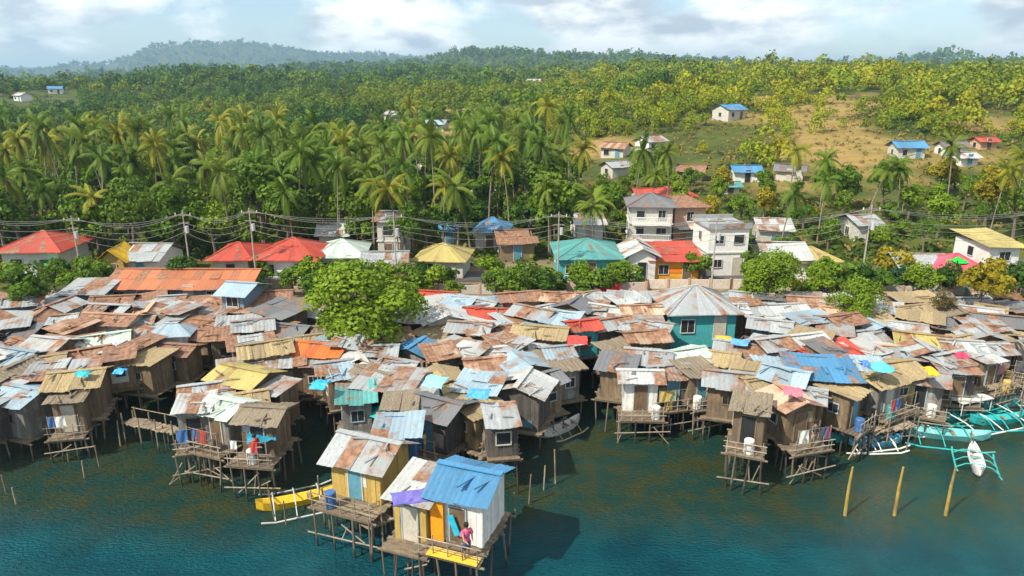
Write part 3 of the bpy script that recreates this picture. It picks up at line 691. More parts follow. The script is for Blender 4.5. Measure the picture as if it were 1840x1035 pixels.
# ------------------------------------------------------------------ the roofs of the village: px, py, width px, depth m, turn, roof, wall, style
VIL = """
45 722 90 3.6 -14 b g gable|140 690 95 3.8 12 t n gable|30 676 80 3.2 -10 T n gable|82 680 60 3 8 g k shed|35 646 85 3.3 -12 b g gable|148 646 92 3.4 20 o n gable|92 622 80 3.1 -8 w n gable
188 614 84 3.2 14 m k gable|25 604 80 3.0 6 k n shed|70 578 120 3.6 10 o n gable|-35 580 90 3.6 -6 x n gable|200 574 110 3.2 -8 o c gable|32 540 90 3.2 18 g b gable|130 590 70 3 -15 o n shed
-50 640 90 3.5 5 g n gable|-55 700 90 3.6 -8 T n gable|310 596 78 2.8 4 b w hip|385 588 86 3 -10 o c gable|405 648 82 3 16 g g gable|262 652 82 3 -12 t n flat|340 676 95 3.2 10 t n gable
300 698 74 3 22 g n gable|285 733 70 2.4 -18 o t shed|245 684 56 2.6 5 T n flat|475 636 96 3.4 14 t t gable|440 690 112 3.4 -14 y n gable|372 716 92 3.2 12 g n gable|408 752 80 3.0 -12 m g gable
350 746 62 2.4 8 w g shed|505 558 96 3.4 -24 k n shed|478 528 100 3.2 4 x n gable|455 588 72 3.0 10 g n gable|440 556 50 2.6 -14 o n shed|520 598 84 3.0 -14 k g gable|535 665 60 2.8 12 t n shed
580 638 96 3.2 -6 O w gable|652 662 96 3.6 14 w c gabley|640 618 80 3.0 -6 g c gable|700 604 74 2.8 14 p n gable|748 630 70 2.8 -12 B g gable|700 692 118 3.4 -8 g k shed|790 640 60 2.8 16 o n shed
475 772 84 3.0 -6 T n gable|535 742 76 2.8 12 T n shed|570 706 100 3.2 -4 g w gable|590 762 70 2.8 -16 o n shed|716 782 86 2.6 4 b B shed|790 742 100 3.6 -18 k k gable
640 728 72 2.8 8 q g shed|720 735 60 2.4 4 T n flat|795 690 86 3.2 18 t n gable|862 704 84 3.0 -10 b t shed|870 662 74 2.8 8 p n gable|842 640 60 2.6 -16 w n shed|900 640 70 3 10 w n gable
940 706 104 3.6 -16 w k gable|990 680 100 4.2 14 T g flat|860 748 84 3.0 24 y t shed|845 590 84 3.0 -6 g n gable|898 598 80 3 14 x n gable|880 562 104 3.2 -8 r c gable|788 528 72 3.0 -4 r w gable
800 568 90 3.2 12 w c gable|740 568 70 3 -8 g n gable|932 530 86 3.2 6 x n gable|960 562 84 3.2 -20 g k gable|1032 552 82 3.2 -18 o n gable|972 604 104 3.2 -10 y n gable|1046 606 62 2.8 8 r q gable
1010 584 66 3 -16 b k shed|1094 602 84 3.2 12 o n gable|1090 566 76 3.0 -20 w q gable|1150 564 78 2.9 2 p c gable|1152 606 84 3.0 -4 o n shed|1158 636 84 2.8 8 o n gable|1062 652 112 4.0 -10 g k gable|1010 636 64 3 12 g g shed
940 664 76 3.0 14 b n gable|1120 672 88 3.2 14 T g flat|1165 690 86 3.4 -10 g g gable|1232 688 80 3.4 10 m g gable|1200 650 70 3 -16 T n shed|1272 656 92 3.4 8 y n gable|1285 694 90 3.2 -14 t n gable|1340 652 116 3.8 -12 g n gable
1070 690 62 3.0 20 x n shed|1110 714 70 3 -8 k n shed|1200 732 84 3.0 6 g k gable|1150 744 80 2.6 -4 w w gable|1312 742 96 3.4 -14 g n gable|1372 716 84 3.2 12 t n gable|1412 696 80 3.0 -18 b n gable|1420 750 82 3.2 14 p n gable|1250 730 60 3 10 T n flat
1332 606 80 3.2 8 w n gable|1384 590 76 3.0 -12 g b gable|1402 556 96 3.2 6 x n gable|1455 540 84 3.2 -6 o c gable|1462 590 92 3.4 -14 g k gable|1440 622 92 3.2 10 w n gable|1424 640 60 2.8 -20 r n shed|1386 630 70 3.0 14 g n gable
1506 640 62 3.0 6 r n shed|1540 618 96 3.2 8 g t gable|1500 600 62 3 -12 g n shed|1602 694 96 3.8 10 y t gable|1596 654 88 3.4 -8 p w gable|1556 650 56 2.8 20 w t shed|1560 580 80 3.2 14 y n gable
1622 600 78 3.2 -10 w n gable|1686 592 96 3.4 8 w k gable|1655 628 96 3.6 -14 y n gable|1722 634 80 3.2 14 t w gable|1700 560 90 3.2 -8 p n gable|1640 560 70 3.0 10 x n gable|1786 556 84 3.4 14 w n gable|1796 584 110 3.4 -14 x n gable
1655 712 90 3.2 -14 g g gable|1705 672 74 3.0 12 g n gable|1762 618 82 3.2 -8 g n gable|1806 648 76 3.2 8 T n gable|1842 606 90 3.6 -10 o n gable|1870 566 90 3.6 8 g n gable|1880 640 90 3.6 -8 g n gable|1505 702 66 2.6 10 x k shed|1350 775 66 2.6 -16 T n shed
1545 545 80 3 6 x n gable|1490 560 70 3 -8 p c gable|1350 560 60 3 10 g n gable|1350 530 80 3 -6 g c gable|1225 530 80 3 12 g c gable|1010 530 76 3 -8 p c gable|700 560 60 3 8 g n gable|600 600 80 3 6 T n gable|560 560 60 3 -10 g n gable|270 560 60 3 10 p c gable|110 548 64 3 -6 g c gable|345 640 60 2.8 -14 g k shed|215 646 50 2.4 12 x n shed
900 770 56 2.6 8 g k shed|1480 640 50 2.6 8 k n shed|1770 590 60 3 12 o n gable|500 720 50 2.4 -12 g n shed|610 690 46 2.4 14 b n shed|760 715 50 2.6 4 g n shed|820 720 44 2.4 12 t n shed|130 722 60 3.2 6 T n shed|205 700 50 2.6 -12 k n shed
"""
for ln in VIL.strip().replace('\n', '|').split('|'):
    a = ln.split(); px_, py_ = float(a[0]), float(a[1]); kc = float(np.interp(px_, [0, 350, 450, 600, 700, 950, 1040, 1300, 1360, 1500, 1560, 1900], [.90, .90, .86, .86, .93, .89, .66, .65, .82, .85, .78, .76]))
    shack(px_, 532 + (py_ - 532) * kc, float(a[2]) * 0.90, float(a[3]) * 0.82, float(a[4]), a[5], a[6], a[7])
# the foremost houses, standing well out over the water
shack(844, 854, 110, 3.2, -20, 'B', 'w', 'gable', zr=4.9, wh=2.3, rise=.62, label='white-walled stilt house with a blue roof and bright orange door panel, nearest to the camera', porch='A')
shack(756, 868, 78, 2.7, -20, 'w', 'y', 'shed', zr=4.35, wh=2.2, label='yellow-brown walled stilt room joined to the left of the blue-roofed house')
shack(1474, 660, 112, 3.3, -8, 'B', 'k', 'shed', zr=4.5, label='stilt house under a large bright blue sloping roof at the right, above the moored boats')
shack(664, 800, 118, 3.2, -22, 'g', 'y', 'gable', zr=4.5, wh=1.9, rise=.75, label='yellow-walled stilt house under a large pale grey gabled roof, left of the blue-roofed house')
# fill the gaps between them
def inpoly(x, y, poly):
    c = False; j = len(poly) - 1
    for i in range(len(poly)):
        if (poly[i][1] > y) != (poly[j][1] > y) and x < (poly[j][0] - poly[i][0]) * (y - poly[i][1]) / (poly[j][1] - poly[i][1]) + poly[i][0]: c = not c
        j = i
    return c
VPOLY = [(-80, 530), (1930, 530), (1930, 620), (1840, 625), (1740, 655), (1640, 680), (1540, 690), (1500, 722), (1380, 735), (1330, 665), (1200, 645), (1090, 645), (1000, 680), (880, 725), (760, 740), (620, 745), (480, 735), (400, 715), (370, 690), (300, 655), (205, 690), (120, 715), (-80, 735)]
fr = random.Random(4)
for gy in range(536, 760, 15):
    for gx in range(-60, 1920, 21):
        px_, py_ = gx + fr.uniform(-12, 12), gy + fr.uniform(-6, 6); q = P(px_, py_, 3.8)
        if inpoly(px_, py_, VPOLY) and all(math.hypot((h['c'].x - q.x), (h['c'].y - q.y) * 0.9) > 1.6 for h in HOUSES):
            if 1180 < px_ < 1345 and 560 < py_ < 640 or 520 < px_ < 760 and py_ < 600 or 110 < px_ < 190 and 530 < py_ < 570: continue
            zone = 'oxgog' if (px_ < 420 and py_ < 620) or 1020 < px_ < 1200 else 'gwtTgxobgkw'
            shack(px_, py_, 42 + fr.uniform(0, 40), 2.2, fr.uniform(-24, 24), fr.choice(zone), fr.choice('nngk'), fr.choice(['gable', 'shed', 'flat']), zr=(3.4 if px_ > 1530 else 3.9) + fr.uniform(-.3, .5))
for h in HOUSES:
    c = h['c']; h['isfront'] = not any(o is not h and 0.8 < c.y - o['c'].y < 8.0 and abs(o['c'].x - c.x) < (o['w'] + h['w']) * .33 for o in HOUSES) and c.y < 50
canals = [[(-60, 890, 0), (100, 840, 30), (210, 785, 52), (300, 735, 46), (400, 690, 28)], [(590, 930, 26), (575, 820, 36), (552, 745, 32), (535, 695, 20)], [(1040, 900, 30), (1045, 780, 40), (1060, 710, 32), (1050, 665, 18)], [(1300, 860, 24), (1310, 780, 22), (1290, 730, 14)]]
for h in list(HOUSES):
  for canal in canals:
    fx, fy = h['px'], h['py'] + 62
    for k_ in range(len(canal) - 1):
        (x0, y0, _), (x1, y1, r_) = canal[k_], canal[k_ + 1]
        t_ = max(0, min(1, ((fx - x0) * (x1 - x0) + (fy - y0) * (y1 - y0)) / ((x1 - x0) ** 2 + (y1 - y0) ** 2)))
        if math.hypot(fx - x0 - t_ * (x1 - x0), fy - y0 - t_ * (y1 - y0)) < r_ and not h['label'] and h in HOUSES: HOUSES.remove(h)
HOUSES[:] = [h for h in HOUSES if h['label'] or not (1195 < h['px'] < 1335 and 578 < h['py'] < 622)]
for h in HOUSES: build_house(h)
LM = [(640, 560, 'big bright green tree'), (322, 510, 'long rust roof by the road'), (155, 548, 'turquoise wall'), (480, 470, 'twin red-roofed houses'), (842, 870, 'blue-roofed front house'),
      (1262, 585, 'teal-walled house'), (1540, 555, 'lime green tree'), (1476, 680, 'large bright blue roof'), (1740, 740, 'turquoise outrigger boats'), (1540, 480, 'tall pale utility pole'),
      (580, 640, 'bright orange roof'), (860, 550, 'two red roofs'), (1705, 490, 'pink canopy'), (690, 735, 'teal parasol'), (462, 742, 'green parasol'), (1090, 515, 'red cloth on the roadside wall'), (30, 440, 'red-roofed house at far left'), (640, 800, 'white-roofed yellow house')]
def dirw(dx, dy):
    if abs(dx) > 1.3 * abs(dy): return 'just right of' if dx > 0 else 'just left of'
    return 'in front of' if dy > 0 else 'behind'
used = {}
def sizew(w_): return 'wide ' if w_ > 4.3 else ('tiny ' if w_ < 2.6 else ('small ' if w_ < 3.3 else ''))
SW = {'gable': 'gabled', 'gabley': 'front-gabled', 'shed': 'sloping', 'flat': 'nearly flat', 'hip': 'hipped'}
for h in HOUSES:
    o = h['root']
    if h['label']: o['label'] = h['label']; used[h['label']] = h; continue
    L = sorted(LM, key=lambda l: math.hypot(l[0] - h['px'], (l[1] - h['py']) * 1.6))
    base = f"{sizew(h['w'])}{h['wn']} shack with {h['rn']} {SW[h['style']]} roof"
    opts = [f"{base} {dirw(h['px'] - L[0][0], h['py'] - L[0][1])} the {L[0][2]}"]
    opts += [f"{base} {'over the water ' if h['isfront'] else ''}between the {L[0][2]} and the {L[i][2]}" for i in (1, 2, 3)]
    opts += [f"{p_} {base} {dirw(h['px'] - L[0][0], h['py'] - L[0][1])} the {L[0][2]}" for p_ in ('lower', 'farther')]
    for q in opts:
        q = ' '.join(q.split()[:17])
        if q not in used and len(q.split()) <= 16: break
    else:
        q = f"{base} {int(round(h['px'] / 18.4))} percent across the photo, {int(round(h['py'] / 10.35))} percent down"
        q = ' '.join(q.split()[:16])
    used[q] = h; o['label'] = q; o['group'] = 'shacks packed together on stilts along the shore'
def hat(px, py): return min(HOUSES, key=lambda h: math.hypot(h['px'] - px, h['py'] - py))
# the orange door panel and the bright front deck of the blue-roofed house
A = HOUSES[[i for i, h in enumerate(HOUSES) if h['porch'] == 'A'][0]]['root']
mb = MB(); mb.box((-.92, -1.58, 1.1), (.62, .10, 2.1)); mb.obj('door', paint((0.85, 0.30, 0.01), .2), A)
mb = MB(); [mb.box((0.2, -2.15 - i * .2, .02), (2.4, .18, .05), None, i * .3) for i in range(3)]; mb.obj('deck', paint((0.70, 0.48, 0.05), .4), A)
mb = MB(); mb.box((-.1, -1.6, 1.0), (.30, .05, 1.0), Matrix.Rotation(-.35, 3, 'Y')); mb.obj('door_curtain', paint((0.02, 0.42, 0.60), .2), A)

# ------------------------------------------------------------------ buildings along the shore road
def bldg(px, pyb, wpx, d, storeys, roof, wallc, label, rot=0, sty='hip', hs=2.5, balcony=False, rise=None, fence=False, z=None, name='building', rov=.5, band=None, at=None):
    """walls, storeys, windows, roof; base centre of the front wall at the pixel"""
    q = P(px, pyb, 2.2)
    for _ in range(4):
        g = float(ground(q.x, q.y)); q = P(px, pyb, g)
    if at is not None: q = at
    g = q.z; D = depth(q); w_ = wpx * D / F if at is None else wpx; H_ = hs * storeys; rr = random.Random(int(px + pyb))
    ca, sa = math.cos(R(rot)), math.sin(R(rot))
    root = empty(name, label, 'house' if storeys < 3 else 'building', (q.x - sa * d / 2, q.y + ca * d / 2, g), R(rot))
    wm = paint(WM[wallc][0], .35); x, y = w_ / 2, d / 2; mb = MB()
    mb.box((0, 0, H_ / 2 - .3), (w_, d, H_ + .6)); mb.obj('wall', wm, root)
    for s_ in range(storeys):
        z0 = s_ * hs; n = max(1, int(w_ / 2.1))
        for i in range(n):
            ax = -x + (i + .5) * w_ / n
            if s_ == 0 and i == n // 2: opening(root, 'door', (ax, -y), (0, -1), .9, 2.0, z0 + .02, rr, (.5, .5, .46))
            else: opening(root, 'window', (ax, -y), (0, -1), rr.uniform(.8, 1.2), rr.uniform(.8, 1.1), z0 + hs * .55, rr, (.6, .6, .56))
        for i in range(max(1, int(d / 2.6))): opening(root, 'window', (-x if px > 920 else -x, -y + (i + .5) * d / max(1, int(d / 2.6))), (-1, 0), .8, .9, z0 + hs * .55, rr, (.6, .6, .56))
        if s_: 
            sb = MB(); sb.box((0, 0, z0), (w_ + .24, d + .24, .14)); sb.obj('floor_ledge', paint((.58, .56, .5), .5), root)
        if balcony and (s_ or storeys == 1):
            sb = MB(); sb.box((0, -y - .6, z0 + (0.06 if s_ else .2)), (w_ * .9, 1.2, .12))
            for i in range(int(w_ * .9 / .28) + 1): sb.bar((-w_ * .45 + i * .28, -y - 1.15, z0 + .1), (-w_ * .45 + i * .28, -y - 1.15, z0 + .9), .025, n=4)
            sb.bar((-w_ * .45, -y - 1.15, z0 + .92), (w_ * .45, -y - 1.15, z0 + .92), .045); sb.obj('balcony', paint((.72, .72, .7), .3), root)
    rm, _ = rmat(roof); rb = MB(); W, Dp = x + rov, y + rov; rise = rise if rise is not None else min(W, Dp) * .42; zz = H_ + .04
    if sty == 'hip':
        rx = max(.2, W - Dp)
        def quad(a, b, c_, d_, n=10):
            a, b, c_, d_ = map(Vector, (a, b, c_, d_))
            for i in range(n):
                t0, t1 = i / n, (i + 1) / n; l = rr.uniform(0, .025)
                p_ = [a.lerp(b, t0), a.lerp(b, t1), d_.lerp(c_, t1), d_.lerp(c_, t0)]; p_ = [p + Vector((0, 0, l)) for p in p_]
                rb.add(p_ + [p - Vector((0, 0, .08)) for p in p_], [(0, 1, 2, 3), (7, 6, 5, 4), (1, 0, 4, 5), (3, 2, 6, 7), (0, 3, 7, 4), (2, 1, 5, 6)], rr.random())
        r1_, r2_ = Vector((-rx, 0, zz + rise)), Vector((rx, 0, zz + rise))
        quad((-W, -Dp, zz), (W, -Dp, zz), r2_, r1_); quad((W, Dp, zz), (-W, Dp, zz), r1_, r2_)
        quad((W, -Dp, zz), (W, Dp, zz), r2_ + Vector((0, .02, 0)), r2_, 6); quad((-W, Dp, zz), (-W, -Dp, zz), r1_ - Vector((0, .02, 0)), r1_, 6)
        rb.bar(r1_ + Vector((0, 0, .05)), r2_ + Vector((0, 0, .05)), .09, tone=.3)
        for sx in (-1, 1):
            for sy in (-1, 1): rb.bar(Vector((sx * rx, 0, zz + rise + .04)), Vector((sx * W, sy * Dp, zz + .05)), .06, n=5, tone=.3)
    elif sty == 'gable':
        slope(rb, (-W, -Dp, zz), (2 * W, 0, 0), (0, Dp, rise), rr); slope(rb, (W, Dp, zz), (-2 * W, 0, 0), (0, -Dp, rise), rr)
        rb.box((0, 0, zz + rise + .05), (2 * W + .1, .34, .05))
        for sx in (-1, 1): 
            wb = MB(); wb.add([(sx * (x - .1), -y, H_), (sx * (x - .1), y, H_), (sx * (x - .1), 0, H_ + rise * .92), (sx * (x + .02), -y, H_), (sx * (x + .02), y, H_), (sx * (x + .02), 0, H_ + rise * .92)], [(0, 1, 2), (5, 4, 3), (0, 3, 4, 1), (1, 4, 5, 2), (2, 5, 3, 0)]); wb.obj('gable_end', wm, root)
    elif sty == 'gabley':
        slope(rb, (-W, Dp, zz), (0, -2 * Dp, 0), (W, 0, rise), rr); slope(rb, (W, -Dp, zz), (0, 2 * Dp, 0), (-W, 0, rise), rr)
        wb = MB(); wb.add([(-x, -y + .1, H_), (x, -y + .1, H_), (0, -y + .1, H_ + rise * .92), (-x, -y - .02, H_), (x, -y - .02, H_), (0, -y - .02, H_ + rise * .92)], [(2, 1, 0), (3, 4, 5), (0, 1, 4, 3), (1, 2, 5, 4), (2, 0, 3, 5)]); wb.obj('gable_end', wm, root)
    elif sty == 'flat':
        rb.box((0, 0, zz + .06), (w_ + .5, d + .5, .18))
        for sy, l in ((-1, w_), (1, w_)): rb.box((0, sy * (d / 2 + .15), zz + .35), (w_ + .4, .12, .4))
    elif sty == 'shed':
        slope(rb, (-W, -Dp, zz), (2 * W, 0, 0), (0, 2 * Dp, rise), rr)
    rb.obj('roof', rm, root)
    if band:
        bb = MB(); bb.box((0, -y - .03, H_ * .5), (w_ + .02, .05, H_ * .25)); bb.obj('painted_band', paint(band, .3), root)
    return root
bldg(62, 500, 96, 6, 1, 'r', 'w', 'white house with a red hipped roof among trees at the far left', 4, hs=2.9, rov=.8)
bldg(206, 508, 40, 3.2, 1, 'Y', 'y', 'small bright yellow gabled hut beside the grey-roofed white house', 6, 'gabley', hs=2.2, rise=1.3)
bldg(256, 504, 66, 5, 1, 'g', 'w', 'white house with a grey gabled roof right of the small yellow hut', -4, 'gable', hs=2.2, rise=1.2)
bldg(418, 508, 62, 6, 1, 'r', 'c', 'left one of the twin red-roofed houses with a white railing', 3, 'hip', hs=2.5, balcony=True, rov=.7)
bldg(514, 508, 106, 6, 1, 'r', 'w', 'larger right one of the twin red-roofed houses, with white balcony', -4, 'hip', hs=2.5, balcony=True, rov=.7)
bldg(610, 500, 80, 6, 1, 'm', 'c', 'pale mint roofed house half hidden by trees right of the twin red roofs', 5, 'hip', hs=2.3, balcony=True)
bldg(690, 515, 70, 5, 1, 'g', 'c', 'low concrete house with grey roof left of the white gate pillars', 3, 'gable', hs=2)
bldg(790, 500, 84, 5, 1, 'y', 'c', 'low house with wide straw yellow roof by the roadside', -6, 'hip', hs=1.9)
bldg(880, 452, 52, 5, 1, 'B', 'c', 'house with a vivid blue tarpaulin roof high among the trees', -8, 'hip', hs=2.4, rise=1.3)
bldg(808, 440, 26, 3, 1, 'B', 'g', 'tiny blue-topped shed left of the vivid blue tarpaulin roof', 4, 'shed', hs=2, rise=.4)
bldg(930, 470, 60, 5, 1, 'x', 'n', 'brown-roofed wooden house behind the overhead wires', 8, 'gable', hs=2.2)
bldg(1062, 505, 112, 7, 1, 'q', 'q', 'long teal-walled roadside house with pale green roof', 2, 'hip', hs=2.4, balcony=True, rise=1.3)
bldg(1152, 505, 48, 5, 1, 'w', 'w', 'white-columned kiosk between the teal house and the orange shop', 0, 'gabley', hs=2.6, rise=.9)
bldg(1212, 503, 84, 5, 1, 'r', 'O' if 'O' in WM else 'y', 'orange and red roadside shop with yellow front', 0, 'shed', hs=2.1, rise=.8, band=(.8, .2, .01))
bldg(1304, 496, 72, 5, 2, 'g', 'w', 'tall grey concrete block with dark windows right of the orange shop', 5, 'flat', hs=2.6)
bldg(1166, 462, 74, 5.5, 3, 'k', 'c', 'three-storey grey building with dark roof rising behind the orange shop', -6, 'hip', hs=2.0, balcony=True, rise=1.1)
bldg(1236, 445, 56, 6, 2, 'x', 'p', 'peach two-storey building with rust brown roof behind the orange shop', 6, 'hip', hs=2.5, balcony=True, rise=1)
bldg(1220, 392, 52, 6, 1, 'r', 'w', 'white house with red roof uphill above the three-storey building', 4, 'hip', hs=3.0)
bldg(1158, 380, 26, 4, 1, 'r', 'c', 'small red-roofed hut uphill left of the white hillside house', 4, 'gable', hs=2.4)
bldg(1412, 505, 70, 6, 1, 'w', 'w', 'white roadside house half hidden by lime green trees', -4, 'gable', hs=2.4)
bldg(1470, 505, 60, 5, 1, 'y', 'c', 'low house with straw yellow roof right of the lime green roadside tree', 4, 'hip', hs=2.1)
bldg(1660, 520, 80, 5, 1, 'g', 'e', 'green-walled low house in front of the tall pole at right', -4, 'gable', hs=1.9)
bldg(1732, 530, 70, 5, 1, 'R', 'w', 'white house whose roof carries pink sheets near the right edge', -5, 'hip', hs=2.2, rise=1.3)
bldg(1792, 520, 56, 5, 2, 'y', 'w', 'white louvred two-storey building beside the pink parasol canopy at right', 4, 'shed', hs=2.2, rise=.6)
bldg(1262, 612, 116, 5.2, 1, 'g', 'q', 'teal-walled waterside house with wide grey hipped roof', 3, 'hip', hs=2.3, rise=1.5, z=1)
bldg(155, 566, 66, 3, 1, 'g', 'q', 'small house with turquoise wall among the rusty roofs at left', 3, 'shed', hs=2.0, rise=.5)
bldg(424, 592, 42, 3.2, 2, 'b', 'b', 'narrow two-storey blue-grey house left of the big bright green tree', -12, 'gable', hs=1.5)
for (a, b, c_, r_, w__, l_), q in zip(FAR, FARPOS):
    c_ *= .68; bldg(a, b, c_, 5 * c_ / 6, 1, r_, w__, l_, rng.uniform(-35, 35), 'gable', hs=2.4 * c_ / 6, at=q)
# long rust-coloured roadside wall, its blue-grey footing, the road and its walls
def wallrun(px0, px1, py, h, c, label, base=None, posts=True, name='roadside_wall', cat='wall', zb=2.2):
    a, b = P(px0, py, zb), P(px1, py, zb); m = (a + b) / 2; d = b - a; L = d.length; rz = math.atan2(d.y, d.x)
    root = empty(name, label, cat, m, rz); mb = MB(); n = max(2, int(L / 2)); rr = random.Random(int(px0))
    for i in range(n): mb.box((-L / 2 + (i + .5) * L / n, rr.uniform(-.01, .01), h / 2), (L / n - .01, .14, h + rr.uniform(-.06, .06)), None, rr.random())
    mb.obj('panel', c, root)
    if posts:
        pb = MB()
        for i in range(n + 1): pb.box((-L / 2 + i * L / n, -.02, h / 2 + .05), (.2, .24, h + .1))
        pb.obj('post', paint((.5, .32, .2), .4), root)
    if base:
        b_ = MB(); b_.box((0, -.25, -.5), (L, .3, 1.3)); b_.obj('footing', base, root)
bldg(322, 550, 250, 5.5, 1, 'U', 'b', 'long low building with a big rust-red roof below the small yellow hut', -1, 'gable', hs=1.7, rise=1.1)
wallrun(448, 640, 517, .9, paint((.62, .5, .38), .4), 'low tan roadside wall in front of the twin red-roofed houses')
wallrun(1020, 1160, 534, 1.5, paint((.50, .40, .34), .5), 'grey-pink roadside wall hung with red cloth', base=paint((.08, .22, .40), .3))
wallrun(1162, 1500, 519, 1.0, paint((.60, .52, .44), .3), 'long pale concrete roadside wall right of the orange shop')
wallrun(640, 1010, 528, .9, paint((.50, .47, .42), .5), 'grey concrete roadside wall behind the middle shacks')
wallrun(1500, 1860, 530, .9, paint((.52, .48, .40), .5), 'weathered concrete roadside wall at the right')
cl = MB(); rr = random.Random(2); k = 14
q = P(1094, 535, 2.4)
V = [(-1 + 2 * i / k, -.2 - .03 * math.sin(i * 1.7), z_) for z_ in (1.6, .5) for i in range(k + 1)]
V += [(x_, y_ - .02, z_) for x_, y_, z_ in V]
nk = k + 1
cl.add(V, [(i, i + 1, nk + i + 1, nk + i) for i in range(k)] + [(2 * nk + i + 1, 2 * nk + i, 3 * nk + i, 3 * nk + i + 1) for i in range(k)])
tag(cl.obj('red_cloth', paint((.75, .03, .03), .1), None, (q.x, q.y - .05, 2.2)), 'bright red cloth hung over the grey-pink roadside wall', 'cloth')
rd = MB(); rdm, nt_, bs_ = newmat('asphalt'); bs_.inputs['Roughness'].default_value = .9
nt_.links.new(mixc(nt_, ramp(nt_, noise(nt_, objco(nt_, world=True), .8, 6), .3, .7), (.05, .05, .05), (.10, .095, .085)), bs_.inputs['Base Color'])
xs = np.linspace(-80, 80, 81); V = []; 
for x_ in xs:
    for y_ in (69.6, 73.6): V.append((x_, y_, max(float(ground(x_, y_)), float(ground(x_, 71.5))) + .06))
rd.add(V, [(2 * i, 2 * i + 2, 2 * i + 3, 2 * i + 1) for i in range(80)]); structure(rd.obj('road', rdm))

# ------------------------------------------------------------------ trees and palms
def tree_at(px, py, wpx, kind, col, label, zs=1.0):
    r0 = {'big': 3.4, 'broad': 3.4, 'tall': 3.1, 'bush': 2.4, 'thin': 3.0}[kind]; hc = {'big': 5.2, 'broad': 5.7, 'tall': 7.7, 'bush': 2.5, 'thin': 5.5}[kind]
    q = P(px, py, 6); s = 1
    for _ in range(6):
        s = wpx * depth(q) / F / (2 * r0); g = max(float(ground(q.x, q.y)), 0.2); q = P(px, py, g + hc * s * zs)
    t = tree(kind, col, q.x, q.y, s, label, z=g); t.scale = (s, s, s * zs); return t
tree_at(640, 552, 262, 'big', 'lime', 'big bright lime green tree standing among the shacks left of centre', .72)
tree_at(560, 588, 95, 'bush', 'lime', 'leafy bright green bush at the left foot of the big lime green tree', .9)
tree_at(722, 556, 90, 'bush', 'lime', 'bright green bush at the right side of the big lime green tree', .8)
tree_at(1540, 545, 108, 'big', 'lime', 'rounded yellow-green tree among the shacks at the right', 1)
tree_at(1392, 490, 125, 'big', 'lime', 'lime green tree over the roadside wall at right of centre', .75)
tree_at(1300, 602, 40, 'bush', 'mid', 'green bush in front of the teal-walled waterside house', .8)
tree_at(1194, 585, 30, 'bush', 'mid', 'narrow green creeper bush at the left corner of the teal-walled house', 1.3)
tree_at(1640, 492, 84, 'bush', 'blue', 'dark bluish round bush left of the tall pole at right', .8)
tree_at(1622, 466, 84, 'bush', 'yellow', 'golden-brown round tree behind the dark bluish bush', .9)
tree_at(40, 505, 100, 'broad', 'mid', 'leafy tree in front of the red-roofed house at the far left', .8)
tree_at(104, 478, 64, 'bush', 'mid', 'green round bush in front of the red-roofed house at the far left', .9)
tree_at(700, 505, 70, 'bush', 'brown', 'brownish bush by the road right of the big lime green tree')
tree_at(1455, 600, 30, 'bush', 'lime', 'small lime green bush between grey roofs right of centre')
tree_at(560, 470 + 10, 60, 'bush', 'mid', 'green bush beside the twin red-roofed houses')
tree_at(960, 500, 60, 'bush', 'brown', 'olive brown bush by the road in the middle')
tree_at(1700, 540, 50, 'thin', 'brown', 'bare grey bush behind the roofs near the right edge')
tree_at(1262, 470, 60, 'bush', 'mid', 'green bush between the orange shop and the grey block', 1.1)
tree_at(470, 482, 46, 'bush', 'mid', 'green bush between the twin red-roofed houses', 1.2)
tree_at(880, 478, 70, 'bush', 'lime', 'bright green bush below the vivid blue tarpaulin roof')
tree_at(930, 500, 80, 'broad', 'mid', 'green tree over the road at the middle of the photo', .8)
tree_at(745, 492, 60, 'bush', 'dark', 'dark green bush left of the straw yellow roadside roof', 1.1)
tree_at(1095, 462, 56, 'bush', 'lime', 'bright green bush behind the teal roadside house')
tree_at(1350, 470, 70, 'broad', 'mid', 'green tree right of the grey concrete block', .9)
tree_at(1480, 480, 80, 'broad', 'lime', 'lime green tree behind the straw-roofed roadside house', .8)
tree_at(1580, 500, 70, 'bush', 'mid', 'green bush right of the tallest utility pole')
tree_at(160, 500, 66, 'bush', 'mid', 'green bush left of the small yellow hut')
tree_at(330, 478, 80, 'broad', 'dark', 'dark green tree behind the long rust roof', .8)
tree_at(636, 488, 80, 'broad', 'mid', 'green tree beside the pale mint roofed house', .8)
tree_at(1760, 500, 60, 'bush', 'yellow', 'yellow bush beside the white louvred building')
bldg(600, 462, 46, 5, 1, 'w', 'c', 'pale house half hidden in trees above the mint roofed house', 8, 'gable', hs=2.6)
bldg(700, 468, 40, 5, 2, 'g', 'c', 'grey two-storey house half hidden in trees left of centre', -6, 'gable', hs=2.3)
bldg(1060, 440, 46, 5, 1, 'w', 'w', 'white house among trees behind the teal roadside house', 6, 'gable', hs=2.6)
bldg(1390, 452, 50, 5, 1, 'w', 'c', 'pale house among trees behind the lime green roadside tree', -8, 'gable', hs=2.6)
bldg(1560, 440, 40, 5, 1, 'g', 'c', 'grey house among trees right of the tallest utility pole', 5, 'gable', hs=2.4)
rt_ = random.Random(31)
for i_ in range(64):
    px_ = 5 + i_ * 29 + rt_.uniform(-22, 22)
    if any(abs(px_ - a) < 22 for a in (206, 846, 1200, 1240, 1275, 1150, 1310, 1735, 60, 500)): continue
    if 195 < px_ < 450: continue
    tree_at(px_, rt_.uniform(478, 512), rt_.uniform(44, 96), rt_.choice(['bush', 'bush', 'broad']), rt_.choice(['mid', 'mid', 'lime', 'dark', 'yellow' if px_ > 900 else 'mid']), None, rt_.uniform(.7, 1.1))
blds = [(o.location.x, o.location.y) for o in COL.objects if o.parent is None and o.type == 'EMPTY' and o.get('category') in ('house', 'building') and o.location.y > 62]
